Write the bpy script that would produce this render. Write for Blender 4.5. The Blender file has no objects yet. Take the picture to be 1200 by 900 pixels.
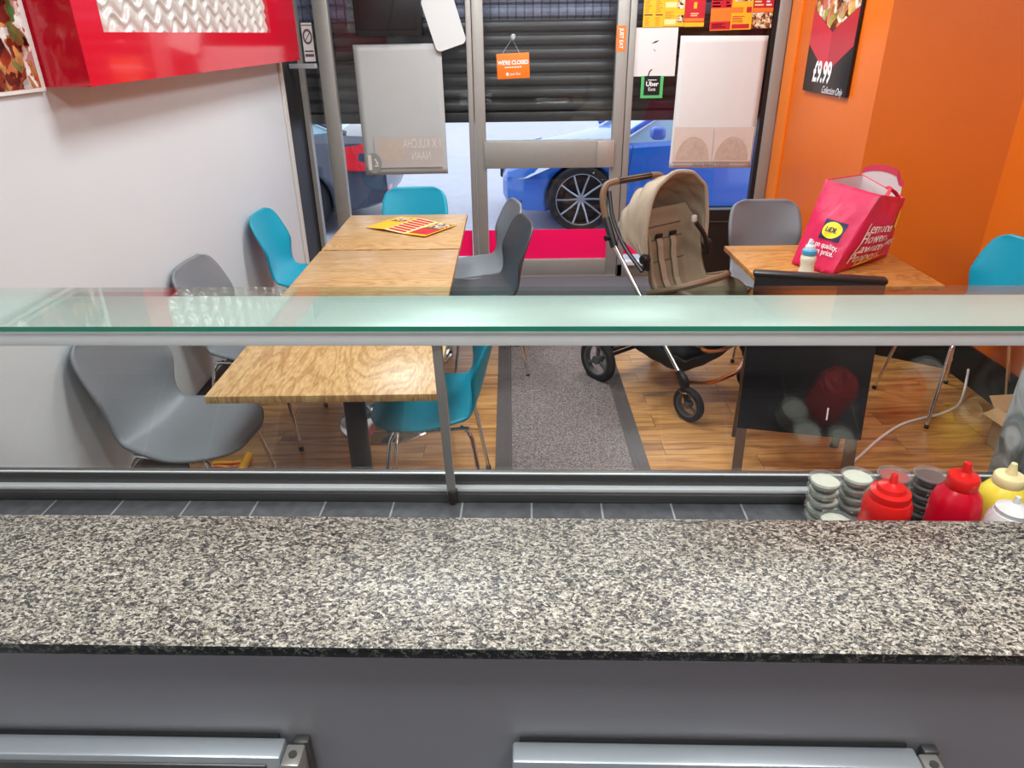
import bpy, bmesh, math, random
from mathutils import Vector, Matrix, Euler
random.seed(7)
SC = bpy.context.scene
COL = SC.collection
R = math.radians

# ------------------------------------------------------------------ camera, world, light, exposure
CAM_H, PITCH, ROLL, FPX = 1.72, R(26.2), R(0.7), 835.0
cam_d = bpy.data.cameras.new('camera')
cam_d.sensor_fit = 'HORIZONTAL'; cam_d.sensor_width = 36.0; cam_d.lens = FPX/1200*36
cam_d.clip_start = 0.02; cam_d.clip_end = 200
cam = bpy.data.objects.new('camera', cam_d); COL.objects.link(cam)
_r0, _u0, _f0 = Vector((1,0,0)), Vector((0,math.sin(PITCH),math.cos(PITCH))), Vector((0,math.cos(PITCH),-math.sin(PITCH)))
_r = _r0*math.cos(ROLL)-_u0*math.sin(ROLL); _u = _r0*math.sin(ROLL)+_u0*math.cos(ROLL)
cam.matrix_world = Matrix(((_r.x,_u.x,-_f0.x,0),(_r.y,_u.y,-_f0.y,0),(_r.z,_u.z,-_f0.z,CAM_H),(0,0,0,1)))
SC.camera = cam
SC.view_settings.view_transform = 'Standard'
SC.view_settings.look = 'None'
SC.view_settings.exposure = 0.0
SC.view_settings.gamma = 1.0
SC.view_settings.use_curve_mapping = False
W = bpy.data.worlds.new('sky'); SC.world = W; W.use_nodes = True
W.node_tree.nodes['Background'].inputs[0].default_value = (0.86,0.91,1.0,1)
W.node_tree.nodes['Background'].inputs[1].default_value = 1.9
CEIL = 2.75
LIGHTS = [(-0.35,2.45,25),(-0.35,4.25,27),(1.25,2.2,18),(0.95,4.40,34),(-0.55,0.35,17),(0.85,0.35,25)]   # ceiling panels: x, y, watts
PANEL_EMIT = 5.0

# ------------------------------------------------------------------ materials
MATS = {}
def nodes(m):
    m.use_nodes = True
    return m.node_tree.nodes, m.node_tree.links, m.node_tree.nodes['Principled BSDF']
def lin(c):
    return tuple((x/255/12.92 if x/255 <= 0.04045 else ((x/255+0.055)/1.055)**2.4) for x in c)+(1,)
def mat(name, rgb, rough=0.5, metal=0.0, noise=0.0, nscale=20, bump=0.0, bscale=200, coat=0.0, spec=None, emit=0, sheen=0):
    if name in MATS: return MATS[name]
    m = bpy.data.materials.new(name); MATS[name] = m
    n, l, p = nodes(m)
    c = lin(rgb)
    p.inputs['Base Color'].default_value = c
    p.inputs['Roughness'].default_value = rough
    p.inputs['Metallic'].default_value = metal
    if coat: p.inputs['Coat Weight'].default_value = coat; p.inputs['Coat Roughness'].default_value = 0.05
    if spec is not None: p.inputs['Specular IOR Level'].default_value = spec
    if sheen: p.inputs['Sheen Weight'].default_value = sheen
    if emit:
        p.inputs['Emission Color'].default_value = c; p.inputs['Emission Strength'].default_value = emit
    tc = n.new('ShaderNodeTexCoord')
    nz = n.new('ShaderNodeTexNoise'); nz.inputs['Scale'].default_value = nscale; nz.inputs['Detail'].default_value = 4
    l.new(tc.outputs['Object'], nz.inputs['Vector'])
    mx = n.new('ShaderNodeMix'); mx.data_type = 'RGBA'; mx.blend_type = 'MIX'
    a = max(noise, 0.02)
    mx.inputs['A'].default_value = tuple(x*(1-a) for x in c[:3])+(1,)
    mx.inputs['B'].default_value = tuple(min(1,x*(1+a)) for x in c[:3])+(1,)
    l.new(nz.outputs['Fac'], mx.inputs['Factor']); l.new(mx.outputs['Result'], p.inputs['Base Color'])
    if bump:
        b = n.new('ShaderNodeTexNoise'); b.inputs['Scale'].default_value = bscale; b.inputs['Detail'].default_value = 3
        l.new(tc.outputs['Object'], b.inputs['Vector'])
        bp = n.new('ShaderNodeBump'); bp.inputs['Strength'].default_value = bump; bp.inputs['Distance'].default_value = 0.01
        l.new(b.outputs['Fac'], bp.inputs['Height']); l.new(bp.outputs['Normal'], p.inputs['Normal'])
    return m
def ramp(n, stops, interp='LINEAR'):
    r = n.new('ShaderNodeValToRGB'); r.color_ramp.interpolation = interp
    e = r.color_ramp.elements
    while len(e) < len(stops): e.new(0.5)
    for k, (pos, c) in enumerate(stops): e[k].position = pos; e[k].color = lin(c)
    return r
def glass(name, tint=(255,255,255), rough=0.0, haze=0.0, ior=1.5):
    if name in MATS: return MATS[name]
    m = bpy.data.materials.new(name); MATS[name] = m; m.use_nodes = True
    n, l = m.node_tree.nodes, m.node_tree.links; n.clear()
    out = n.new('ShaderNodeOutputMaterial')
    tr = n.new('ShaderNodeBsdfTransparent'); tr.inputs[0].default_value = lin(tint)
    gl = n.new('ShaderNodeBsdfGlossy'); gl.inputs['Roughness'].default_value = rough
    geo = n.new('ShaderNodeNewGeometry'); mx = n.new('ShaderNodeMix'); mx.data_type = 'FLOAT'
    mx.inputs[2].default_value = ior; mx.inputs[3].default_value = 1/ior
    l.new(geo.outputs['Backfacing'], mx.inputs[0])
    fr = n.new('ShaderNodeFresnel'); l.new(mx.outputs[0], fr.inputs['IOR'])
    ms = n.new('ShaderNodeMixShader'); l.new(fr.outputs[0], ms.inputs[0])
    src = tr
    if haze:
        df = n.new('ShaderNodeBsdfDiffuse'); df.inputs[0].default_value = (0.85,0.87,0.86,1)
        m2 = n.new('ShaderNodeMixShader'); m2.inputs[0].default_value = haze
        l.new(tr.outputs[0], m2.inputs[1]); l.new(df.outputs[0], m2.inputs[2]); src = m2
    l.new(src.outputs[0], ms.inputs[1]); l.new(gl.outputs[0], ms.inputs[2])
    l.new(ms.outputs[0], out.inputs[0])
    return m
def mapped(n, l, scale, rot=(0,0,0)):
    tc = n.new('ShaderNodeTexCoord'); mp = n.new('ShaderNodeMapping')
    mp.inputs['Scale'].default_value = scale; mp.inputs['Rotation'].default_value = rot
    l.new(tc.outputs['Object'], mp.inputs['Vector']); return mp
def m_floor():
    m = bpy.data.materials.new('wood_laminate'); n, l, p = nodes(m)
    mp = mapped(n, l, (1,1,1))
    br = n.new('ShaderNodeTexBrick'); br.offset = 0.37; br.inputs['Scale'].default_value = 1
    br.inputs['Brick Width'].default_value = 1.1; br.inputs['Row Height'].default_value = 0.125
    br.inputs['Mortar Size'].default_value = 0.0012; br.inputs['Color1'].default_value = (0,0,0,1); br.inputs['Color2'].default_value = (1,1,1,1)
    br.inputs['Mortar'].default_value = (0.2,0.2,0.2,1)
    l.new(mp.outputs[0], br.inputs['Vector'])
    m2 = mapped(n, l, (1.6,16,1)); add = n.new('ShaderNodeVectorMath'); add.operation = 'ADD'
    l.new(m2.outputs[0], add.inputs[0])
    sc = n.new('ShaderNodeVectorMath'); sc.operation = 'SCALE'; sc.inputs['Scale'].default_value = 9.0
    l.new(br.outputs['Color'], sc.inputs[0]); l.new(sc.outputs[0], add.inputs[1])
    nz = n.new('ShaderNodeTexNoise'); nz.inputs['Scale'].default_value = 1.7; nz.inputs['Detail'].default_value = 8; nz.inputs['Distortion'].default_value = 0.9
    l.new(add.outputs[0], nz.inputs['Vector'])
    r = ramp(n, [(0.26,(118,78,44)),(0.42,(172,118,64)),(0.56,(204,148,82)),(0.74,(218,166,98))])
    l.new(nz.outputs['Fac'], r.inputs['Fac'])
    mx = n.new('ShaderNodeMix'); mx.data_type = 'RGBA'; mx.blend_type = 'MULTIPLY'; mx.inputs['Factor'].default_value = 0.35
    l.new(r.outputs['Color'], mx.inputs['A'])
    r2 = ramp(n, [(0,(180,168,156)),(1,(255,255,255))]); l.new(br.outputs['Color'], r2.inputs['Fac'])
    l.new(r2.outputs['Color'], mx.inputs['B'])
    mo = n.new('ShaderNodeMix'); mo.data_type = 'RGBA'; mo.inputs['B'].default_value = lin((70,45,28))
    l.new(br.outputs['Fac'], mo.inputs['Factor']); l.new(mx.outputs['Result'], mo.inputs['A'])
    l.new(mo.outputs['Result'], p.inputs['Base Color'])
    p.inputs['Roughness'].default_value = 0.28
    return m
def m_table(name, scale, light, mid, dark):
    m = bpy.data.materials.new(name); n, l, p = nodes(m)
    mp = mapped(n, l, scale)
    nz = n.new('ShaderNodeTexNoise'); nz.inputs['Scale'].default_value = 1.5; nz.inputs['Detail'].default_value = 5; nz.inputs['Distortion'].default_value = 1.0
    l.new(mp.outputs[0], nz.inputs['Vector'])
    wv = n.new('ShaderNodeMath'); wv.operation = 'SINE'; ml = n.new('ShaderNodeMath'); ml.operation = 'MULTIPLY'; ml.inputs[1].default_value = 80
    l.new(nz.outputs['Fac'], ml.inputs[0]); l.new(ml.outputs[0], wv.inputs[0])
    mr = n.new('ShaderNodeMapRange'); mr.inputs['From Min'].default_value = -1; l.new(wv.outputs[0], mr.inputs['Value'])
    r = ramp(n, [(0.0,dark),(0.3,mid),(1.0,light)]); l.new(mr.outputs[0], r.inputs['Fac'])
    f = mapped(n, l, tuple(s*9 for s in scale)); nf = n.new('ShaderNodeTexNoise'); nf.inputs['Scale'].default_value = 4; nf.inputs['Detail'].default_value = 6
    l.new(f.outputs[0], nf.inputs['Vector'])
    rf = ramp(n, [(0.3,(205,190,170)),(0.65,(255,255,255))]); l.new(nf.outputs['Fac'], rf.inputs['Fac'])
    mx = n.new('ShaderNodeMix'); mx.data_type = 'RGBA'; mx.blend_type = 'MULTIPLY'; mx.inputs['Factor'].default_value = 0.8
    l.new(r.outputs['Color'], mx.inputs['A']); l.new(rf.outputs['Color'], mx.inputs['B'])
    l.new(mx.outputs['Result'], p.inputs['Base Color']); p.inputs['Roughness'].default_value = 0.33
    return m
def m_granite(name, stops, sc=170, rough=0.18):
    m = bpy.data.materials.new(name); n, l, p = nodes(m)
    mp = mapped(n, l, (0.75,1.0,1.0))
    nz = n.new('ShaderNodeTexNoise'); nz.inputs['Scale'].default_value = 60; nz.inputs['Detail'].default_value = 3
    l.new(mp.outputs[0], nz.inputs['Vector'])
    ad = n.new('ShaderNodeVectorMath'); ad.operation = 'MULTIPLY_ADD'; ad.inputs[1].default_value = (0.012,)*3
    l.new(nz.outputs['Color'], ad.inputs[0]); l.new(mp.outputs[0], ad.inputs[2])
    vo = n.new('ShaderNodeTexVoronoi'); vo.inputs['Scale'].default_value = sc; l.new(ad.outputs[0], vo.inputs['Vector'])
    vo2 = n.new('ShaderNodeTexVoronoi'); vo2.inputs['Scale'].default_value = sc*2.6; l.new(ad.outputs[0], vo2.inputs['Vector'])
    s1 = n.new('ShaderNodeSeparateColor'); l.new(vo.outputs['Color'], s1.inputs[0])
    s2 = n.new('ShaderNodeSeparateColor'); l.new(vo2.outputs['Color'], s2.inputs[0])
    mm = n.new('ShaderNodeMix'); mm.data_type = 'FLOAT'; mm.inputs[0].default_value = 0.42
    l.new(s1.outputs[0], mm.inputs[2]); l.new(s2.outputs[0], mm.inputs[3])
    r = ramp(n, stops); l.new(mm.outputs[0], r.inputs['Fac'])
    l.new(r.outputs['Color'], p.inputs['Base Color']); p.inputs['Roughness'].default_value = rough
    return m
def m_food(name, stops, sc=60):
    m = bpy.data.materials.new(name); n, l, p = nodes(m)
    mp = mapped(n, l, (1,1,1))
    nz = n.new('ShaderNodeTexNoise'); nz.inputs['Scale'].default_value = sc*0.7; nz.inputs['Detail'].default_value = 4
    l.new(mp.outputs[0], nz.inputs['Vector'])
    ad = n.new('ShaderNodeVectorMath'); ad.operation = 'MULTIPLY_ADD'; ad.inputs[1].default_value = (2.6/sc,)*3
    l.new(nz.outputs['Color'], ad.inputs[0]); l.new(mp.outputs[0], ad.inputs[2])
    vo = n.new('ShaderNodeTexVoronoi'); vo.inputs['Scale'].default_value = sc; vo.feature = 'SMOOTH_F1'; vo.inputs['Smoothness'].default_value = 0.25
    l.new(ad.outputs[0], vo.inputs['Vector'])
    s1 = n.new('ShaderNodeSeparateColor'); l.new(vo.outputs['Color'], s1.inputs[0])
    r = ramp(n, stops); l.new(s1.outputs[0], r.inputs['Fac'])
    mx = n.new('ShaderNodeMix'); mx.data_type = 'RGBA'; mx.blend_type = 'MULTIPLY'; mx.inputs['Factor'].default_value = 0.7
    r2 = ramp(n, [(0.35,(120,100,90)),(0.6,(255,255,255))]); l.new(nz.outputs['Fac'], r2.inputs['Fac'])
    l.new(r.outputs['Color'], mx.inputs['A']); l.new(r2.outputs['Color'], mx.inputs['B'])
    l.new(mx.outputs['Result'], p.inputs['Base Color']); p.inputs['Roughness'].default_value = 0.3
    return m
def m_tile(name, c1, c2, mortar, bw, rh, axis=(0,0,0), rough=0.3, ms=0.0025):
    m = bpy.data.materials.new(name); n, l, p = nodes(m)
    mp = mapped(n, l, (1,1,1), axis)
    br = n.new('ShaderNodeTexBrick'); br.offset = 0.0; br.inputs['Scale'].default_value = 1
    br.inputs['Brick Width'].default_value = bw; br.inputs['Row Height'].default_value = rh; br.inputs['Mortar Size'].default_value = ms
    br.inputs['Color1'].default_value = lin(c1); br.inputs['Color2'].default_value = lin(c2); br.inputs['Mortar'].default_value = lin(mortar)
    l.new(mp.outputs[0], br.inputs['Vector'])
    nz = n.new('ShaderNodeTexNoise'); nz.inputs['Scale'].default_value = 35; nz.inputs['Detail'].default_value = 5
    l.new(mp.outputs[0], nz.inputs['Vector'])
    rr = ramp(n, [(0.35,(190,190,190)),(0.7,(255,255,255))]); l.new(nz.outputs['Fac'], rr.inputs['Fac'])
    mx = n.new('ShaderNodeMix'); mx.data_type = 'RGBA'; mx.blend_type = 'MULTIPLY'; mx.inputs['Factor'].default_value = 0.6
    l.new(br.outputs['Color'], mx.inputs['A']); l.new(rr.outputs['Color'], mx.inputs['B'])
    l.new(mx.outputs['Result'], p.inputs['Base Color']); p.inputs['Roughness'].default_value = rough
    return m
def m_marble():
    m = bpy.data.materials.new('grey_marble'); n, l, p = nodes(m)
    mp = mapped(n, l, (1,1,1))
    nz = n.new('ShaderNodeTexNoise'); nz.inputs['Scale'].default_value = 11; nz.inputs['Detail'].default_value = 9; nz.inputs['Distortion'].default_value = 1.6
    l.new(mp.outputs[0], nz.inputs['Vector'])
    r = ramp(n, [(0.34,(70,82,84)),(0.45,(140,152,154)),(0.56,(196,204,206)),(0.7,(225,230,230))]); l.new(nz.outputs['Fac'], r.inputs['Fac'])
    l.new(r.outputs['Color'], p.inputs['Base Color']); p.inputs['Roughness'].default_value = 0.25
    return m
def m_mat():
    m = bpy.data.materials.new('mat_pile'); n, l, p = nodes(m)
    mp = mapped(n, l, (1,1,1))
    nz = n.new('ShaderNodeTexNoise'); nz.inputs['Scale'].default_value = 160; nz.inputs['Detail'].default_value = 3; l.new(mp.outputs[0], nz.inputs['Vector'])
    r = ramp(n, [(0.3,(76,66,64)),(0.5,(116,104,101)),(0.7,(162,150,146))]); l.new(nz.outputs['Fac'], r.inputs['Fac'])
    l.new(r.outputs['Color'], p.inputs['Base Color']); p.inputs['Roughness'].default_value = 0.95
    bp = n.new('ShaderNodeBump'); bp.inputs['Strength'].default_value = 0.8; bp.inputs['Distance'].default_value = 0.004
    l.new(nz.outputs['Fac'], bp.inputs['Height']); l.new(bp.outputs['Normal'], p.inputs['Normal'])
    return m
WHITE_WALL = mat('white_wall_paint', (205,211,214), 0.38, noise=0.03, nscale=3)
CEIL_M = mat('ceiling_white', (238,238,236), 0.8)
ORANGE = mat('orange_wall_paint', (218,106,24), 0.34, noise=0.05, nscale=4, bump=0.12, bscale=12)
BLACK_TILE = mat('black_wall_tile', (27,27,29), 0.45, spec=.25, noise=0.15, nscale=8)
ALU = mat('brushed_aluminium', (158,156,150), 0.42, 0.35, noise=0.05, nscale=30)
ALU_L = mat('pale_aluminium', (190,198,202), 0.35, 0.6, noise=0.04)
STEEL = mat('stainless_steel', (142,144,148), 0.42, 0.1, noise=0.07, nscale=6)
STEEL_L = mat('satin_steel', (208,211,210), 0.35, 0.15, noise=0.04, nscale=20)
STEEL_D = mat('dull_steel', (92,92,90), 0.4, 0.6, noise=0.1, nscale=30)
CHROME = mat('chrome', (225,225,225), 0.08, 1.0)
BLACK = mat('black_plastic', (24,24,26), 0.4)
RUBBER = mat('black_rubber', (22,22,23), 0.75, noise=0.2, nscale=40)
RED_GLOSS = mat('red_gloss_panel', (202,12,42), 0.12, coat=0.6)
WAVE_W = mat('white_wave_panel', (196,192,186), 0.2, coat=0.3)
WHITE = mat('white_plastic', (236,236,232), 0.4)
PAPER = mat('white_paper', (214,212,210), 0.7, noise=0.04, nscale=8)
PAPER_G = mat('grey_paper', (178,182,180), 0.65, noise=0.05, nscale=7)
GLASS = glass('window_glass', (250,252,253))
GUARD = glass('counter_glass', (250,253,252))
GREEN_GLASS = glass('green_shelf_glass', (243,251,248))
GREEN_EDGE = mat('green_glass_edge', (22,118,92), 0.15, noise=0.25, nscale=9, coat=0.5)
FLOOR_M = m_floor()
OAK_A = m_table('oak_lengthwise', (3.4,0.8,1), (214,176,122), (206,166,111), (186,143,90))
OAK_B = m_table('oak_crosswise', (0.7,7.0,1), (206,172,122), (198,160,109), (180,140,92))
OAK_C = m_table('oak_warm', (1.0,5.0,1), (206,152,84), (194,138,70), (168,112,54))
GRANITE = m_granite('granite_top', [(0.12,(16,17,20)),(0.32,(48,49,52)),(0.44,(98,96,91)),(0.56,(142,136,122)),(0.72,(178,170,150)),(0.9,(208,205,196))], 300, .42)
GRANITE_D = m_granite('granite_edge', [(0.2,(10,11,11)),(0.6,(30,32,30)),(0.9,(96,100,90))])
MARBLE = m_marble()
MAT_PILE = m_mat()
MAT_EDGE = mat('mat_rubber_border', (84,76,74), 0.85, noise=0.15, nscale=60)
GREY_SHELL = mat('grey_chair_plastic', (118,122,126), 0.42, noise=0.03)
DARK_SHELL = mat('dark_grey_chair_plastic', (72,72,76), 0.42, noise=0.03)
TEAL_SHELL = mat('teal_chair_plastic', (0,150,176), 0.4, noise=0.03)

# ------------------------------------------------------------------ mesh helpers
def catmull(pts, n):
    pts = [Vector(p) for p in pts]; out = []
    ext = [pts[0]*2-pts[1]]+pts+[pts[-1]*2-pts[-2]]
    for i in range(1, len(ext)-2):
        p0, p1, p2, p3 = ext[i-1], ext[i], ext[i+1], ext[i+2]
        for k in range(n):
            t = k/n
            out.append(0.5*((2*p1)+(p2-p0)*t+(2*p0-5*p1+4*p2-p3)*t*t+(3*p1-p0-3*p2+p3)*t**3))
    out.append(pts[-1]); return out
def interp(tab, t):
    pts = [(a, Vector(b) if hasattr(b, '__len__') else b) for a, b in tab]
    if t <= pts[0][0]: return pts[0][1]
    if t >= pts[-1][0]: return pts[-1][1]
    for i in range(len(pts)-1):
        if pts[i][0] <= t <= pts[i+1][0]:
            p1, p2 = pts[i], pts[i+1]
            p0 = pts[i-1] if i > 0 else (2*p1[0]-p2[0], p1[1]*2-p2[1])
            p3 = pts[i+2] if i+2 < len(pts) else (2*p2[0]-p1[0], p2[1]*2-p1[1])
            h = p2[0]-p1[0]; s = (t-p1[0])/h
            m1 = (p2[1]-p0[1])*(h/(p2[0]-p0[0])); m2 = (p3[1]-p1[1])*(h/(p3[0]-p1[0]))
            return p1[1]*(2*s**3-3*s*s+1)+m1*(s**3-2*s*s+s)+p2[1]*(3*s*s-2*s**3)+m2*(s**3-s*s)
class B:
    def __init__(s): s.bm = bmesh.new()
    def merge(s, t, m=0, M=None):
        if M is not None: bmesh.ops.transform(t, matrix=M, verts=t.verts)
        for f in t.faces: f.material_index = m
        me = bpy.data.meshes.new('tmp'); t.to_mesh(me); t.free(); s.bm.from_mesh(me); bpy.data.meshes.remove(me)
        return s
    def box(s, c, d, rot=None, bev=0.0, seg=2, m=0):
        t = bmesh.new(); bmesh.ops.create_cube(t, size=1)
        bmesh.ops.scale(t, vec=d, verts=t.verts)
        if bev: bmesh.ops.bevel(t, geom=t.edges[:], offset=min(bev, min(d)*0.49), segments=seg, affect='EDGES', profile=0.5)
        M = Matrix.Translation(c)
        if rot is not None: M = M @ (Euler(rot).to_matrix().to_4x4() if not isinstance(rot, Matrix) else rot)
        return s.merge(t, m, M)
    def span(s, x0, x1, y0, y1, z0, z1, bev=0.0, m=0, seg=2):
        return s.box(((x0+x1)/2,(y0+y1)/2,(z0+z1)/2), (abs(x1-x0),abs(y1-y0),abs(z1-z0)), bev=bev, m=m, seg=seg)
    def cyl(s, p0, p1, r0, r1=None, seg=16, m=0):
        p0, p1 = Vector(p0), Vector(p1); d = p1-p0
        t = bmesh.new(); bmesh.ops.create_cone(t, cap_ends=True, segments=seg, radius1=r0, radius2=r0 if r1 is None else r1, depth=d.length)
        return s.merge(t, m, Matrix.Translation((p0+p1)/2) @ d.to_track_quat('Z','Y').to_matrix().to_4x4())
    def tube(s, pts, r, seg=8, m=0, smooth=0, flat=1.0):
        P = catmull(pts, smooth) if smooth else [Vector(p) for p in pts]
        t = bmesh.new(); rings = []; up = None
        for i, p in enumerate(P):
            d = (P[min(i+1,len(P)-1)]-P[max(i-1,0)]).normalized()
            if up is None: up = Vector((0,0,1)) if abs(d.z) < 0.9 else Vector((1,0,0))
            side = d.cross(up).normalized(); up = side.cross(d).normalized()
            rr = r[i*len(r)//len(P)] if isinstance(r, (list,tuple)) else r
            rings.append([t.verts.new(p+side*math.cos(a)*rr+up*math.sin(a)*rr*flat) for a in [2*math.pi*k/seg for k in range(seg)]])
        for a, b in zip(rings, rings[1:]):
            for k in range(seg): t.faces.new((a[k],a[(k+1)%seg],b[(k+1)%seg],b[k]))
        t.faces.new(rings[0][::-1]); t.faces.new(rings[-1])
        return s.merge(t, m)
    def lathe(s, prof, seg=24, m=0, M=None):
        t = bmesh.new(); rings = []
        for r, z in prof:
            rings.append([t.verts.new((0,0,z))] if r < 1e-5 else [t.verts.new((r*math.cos(2*math.pi*k/seg),r*math.sin(2*math.pi*k/seg),z)) for k in range(seg)])
        for a, b in zip(rings, rings[1:]):
            for k in range(seg):
                q = (k+1)%seg
                if len(a) == 1 and len(b) == 1: continue
                if len(a) == 1: t.faces.new((a[0],b[q],b[k]))
                elif len(b) == 1: t.faces.new((a[k],a[q],b[0]))
                else: t.faces.new((a[k],a[q],b[q],b[k]))
        bmesh.ops.recalc_face_normals(t, faces=t.faces)
        return s.merge(t, m, M)
    def grid(s, fn, nu, nv, m=0, closeu=False):
        t = bmesh.new()
        V = [[t.verts.new(fn(i/nu, j/nv)) for i in range(nu if closeu else nu+1)] for j in range(nv+1)]
        w = len(V[0])
        for j in range(nv):
            for i in range(nu): t.faces.new((V[j][i],V[j][(i+1)%w],V[j+1][(i+1)%w],V[j+1][i]))
        return s.merge(t, m)
    def prism(s, pts, off, m=0):
        t = bmesh.new(); off = Vector(off)
        a = [t.verts.new(p) for p in pts]; b = [t.verts.new(Vector(p)+off) for p in pts]
        t.faces.new(a); t.faces.new(b[::-1])
        for k in range(len(a)):
            q = (k+1)%len(a); t.faces.new((a[k],a[q],b[q],b[k]))
        bmesh.ops.recalc_face_normals(t, faces=t.faces)
        return s.merge(t, m)
    def disc(s, c, rx, rz, th, m=0, seg=24):       # an upright oval facing -y
        return s.prism([(c[0]+rx*math.cos(2*math.pi*k/seg), c[1], c[2]+rz*math.sin(2*math.pi*k/seg)) for k in range(seg)], (0,th,0), m)
def obj(name, b, mats, parent=None, smooth=True, angle=38):
    me = bpy.data.meshes.new(name); b.bm.to_mesh(me); b.bm.free()
    for m in (mats if isinstance(mats, (list,tuple)) else [mats]): me.materials.append(m)
    if smooth:
        me.polygons.foreach_set('use_smooth', [True]*len(me.polygons)); me.set_sharp_from_angle(angle=R(angle))
    o = bpy.data.objects.new(name, me); COL.objects.link(o)
    if parent is not None: o.parent = parent
    return o
def solid(o, th, off=0.0):
    md = o.modifiers.new('solid', 'SOLIDIFY'); md.thickness = th; md.offset = off; return o
def tag(o, label, cat, group=None):
    o['label'] = label; o['category'] = cat
    if group: o['group'] = group
    return o
def thing(name, label, cat, loc=(0,0,0), rz=0.0, group=None, rot=None):
    o = bpy.data.objects.new(name, None); COL.objects.link(o); o.empty_display_size = 0.05
    o.location = loc; o.rotation_euler = rot if rot else (0,0,rz)
    return tag(o, label, cat, group)
def struct(name, b, m, parent=None, smooth=False):
    o = obj(name, b, m, parent, smooth)
    if parent is None: o['kind'] = 'structure'
    return o
def sempty(name, loc=(0,0,0)):
    o = bpy.data.objects.new(name, None); COL.objects.link(o); o.location = loc; o['kind'] = 'structure'; return o
def copy_tree(o, parent=None):
    c = o.copy(); COL.objects.link(c)
    if parent is not None: c.parent = parent
    for ch in [x for x in COL.objects if x.parent == o]: copy_tree(ch, c)
    return c
def text_shape(s, size, bold=0.0, align='CENTER', shear=0.0):
    cu = bpy.data.curves.new('t', 'FONT'); cu.body = s; cu.size = size; cu.align_x = align; cu.align_y = 'CENTER'; cu.offset = bold; cu.shear = shear
    o = bpy.data.objects.new('t', cu); COL.objects.link(o)
    dg = bpy.context.evaluated_depsgraph_get(); me = bpy.data.meshes.new_from_object(o.evaluated_get(dg))
    V = [(v.co.x, v.co.y) for v in me.vertices]; Fc = [tuple(p.vertices) for p in me.polygons]
    bpy.data.objects.remove(o); bpy.data.curves.remove(cu); bpy.data.meshes.remove(me)
    return V, Fc
def letter(b, s, size, fn, m=0, bold=0.0, align='CENTER', shear=0.0):
    V, Fc = text_shape(s, size, bold, align, shear); t = bmesh.new()
    vs = [t.verts.new(fn(x, y)) for x, y in V]
    for v, (x, y) in zip(vs, V): v.co = (x, y, 0)
    for f in Fc:
        try: t.faces.new([vs[i] for i in f])
        except ValueError: pass
    bmesh.ops.triangulate(t, faces=t.faces[:])
    for v in t.verts: v.co = fn(v.co.x, v.co.y)
    return b.merge(t, m)
def flat(cx, cz, y, mirror=False, rot=0.0, sx=1.0):      # text plane facing -y
    c, sn = math.cos(rot), math.sin(rot); k = -1 if mirror else 1
    return lambda x, z: Vector((cx+k*sx*(x*c-z*sn), y, cz+x*sn+z*c))

# ------------------------------------------------------------------ the room
XL, XR, YB, YF = -1.45, 2.45, -1.7, 5.42
b = B(); b.span(-1.6,2.75,1.2,5.5,-.06,0); struct('floor', b, FLOOR_M)
b = B(); b.span(-1.6,2.75,YB-.1,1.2,-.06,0); struct('floor_behind_counter', b, mat('grey_kitchen_floor', (128,130,134), .5, noise=.1, nscale=6))
b = B(); b.span(-1.6,2.75,YB-.1,5.75,CEIL,CEIL+.1); struct('ceiling', b, CEIL_M)
b = B(); b.span(XL-.12,XL,YB,4.94,0,CEIL); struct('wall_left', b, WHITE_WALL)
b = B(); b.span(XL-.12,2.75,YB-.1,YB,0,CEIL); struct('wall_back', b, WHITE_WALL)
pl = [(XR,YB),(XR,3.63),(1.92,4.0),(1.92,5.5),(2.75,5.5),(2.75,YB)]
b = B(); b.prism([(x,y,0) for x, y in pl], (0,0,CEIL)); struct('wall_right', b, ORANGE)
b = B(); b.span(XL-.12,XL-.004,4.94,5.5,0,CEIL); struct('wall_left_tiled_end', b, BLACK_TILE)
b = B(); b.span(XL-.12,1.98,5.40,5.5,2.34,CEIL); struct('wall_front', b, BLACK_TILE)
b = B(); b.span(XL,XL+.014,1.3,4.94,0,.25,bev=.003); struct('baseboard_left', b, BLACK_TILE)
q = 0.014
b = B(); b.prism([(XR,1.3,0),(XR,3.63,0),(1.92,4.0,0),(1.92,5.3,0),(1.92-q,5.3,0),(1.92-q,4.0-q*.6,0),(XR-q,3.63-q*.6,0),(XR-q,1.3,0)], (0,0,.2))
struct('baseboard_right', b, BLACK_TILE)
b = B(); b.span(XL,XL+.016,4.90,4.96,.0,2.5,bev=.004); struct('trim_1', b, mat('white_trim', (205,203,196), .4))
b = B(); b.span(XL,-1.27,5.16,5.20,1.525,1.555,bev=.004); struct('trim_2', b, ALU_L)
b = B(); b.span(1.905,1.92,5.2,5.38,0,2.34,bev=.002); struct('trim_3', b, mat('orange_trim', (236,124,30), .35))

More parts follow.
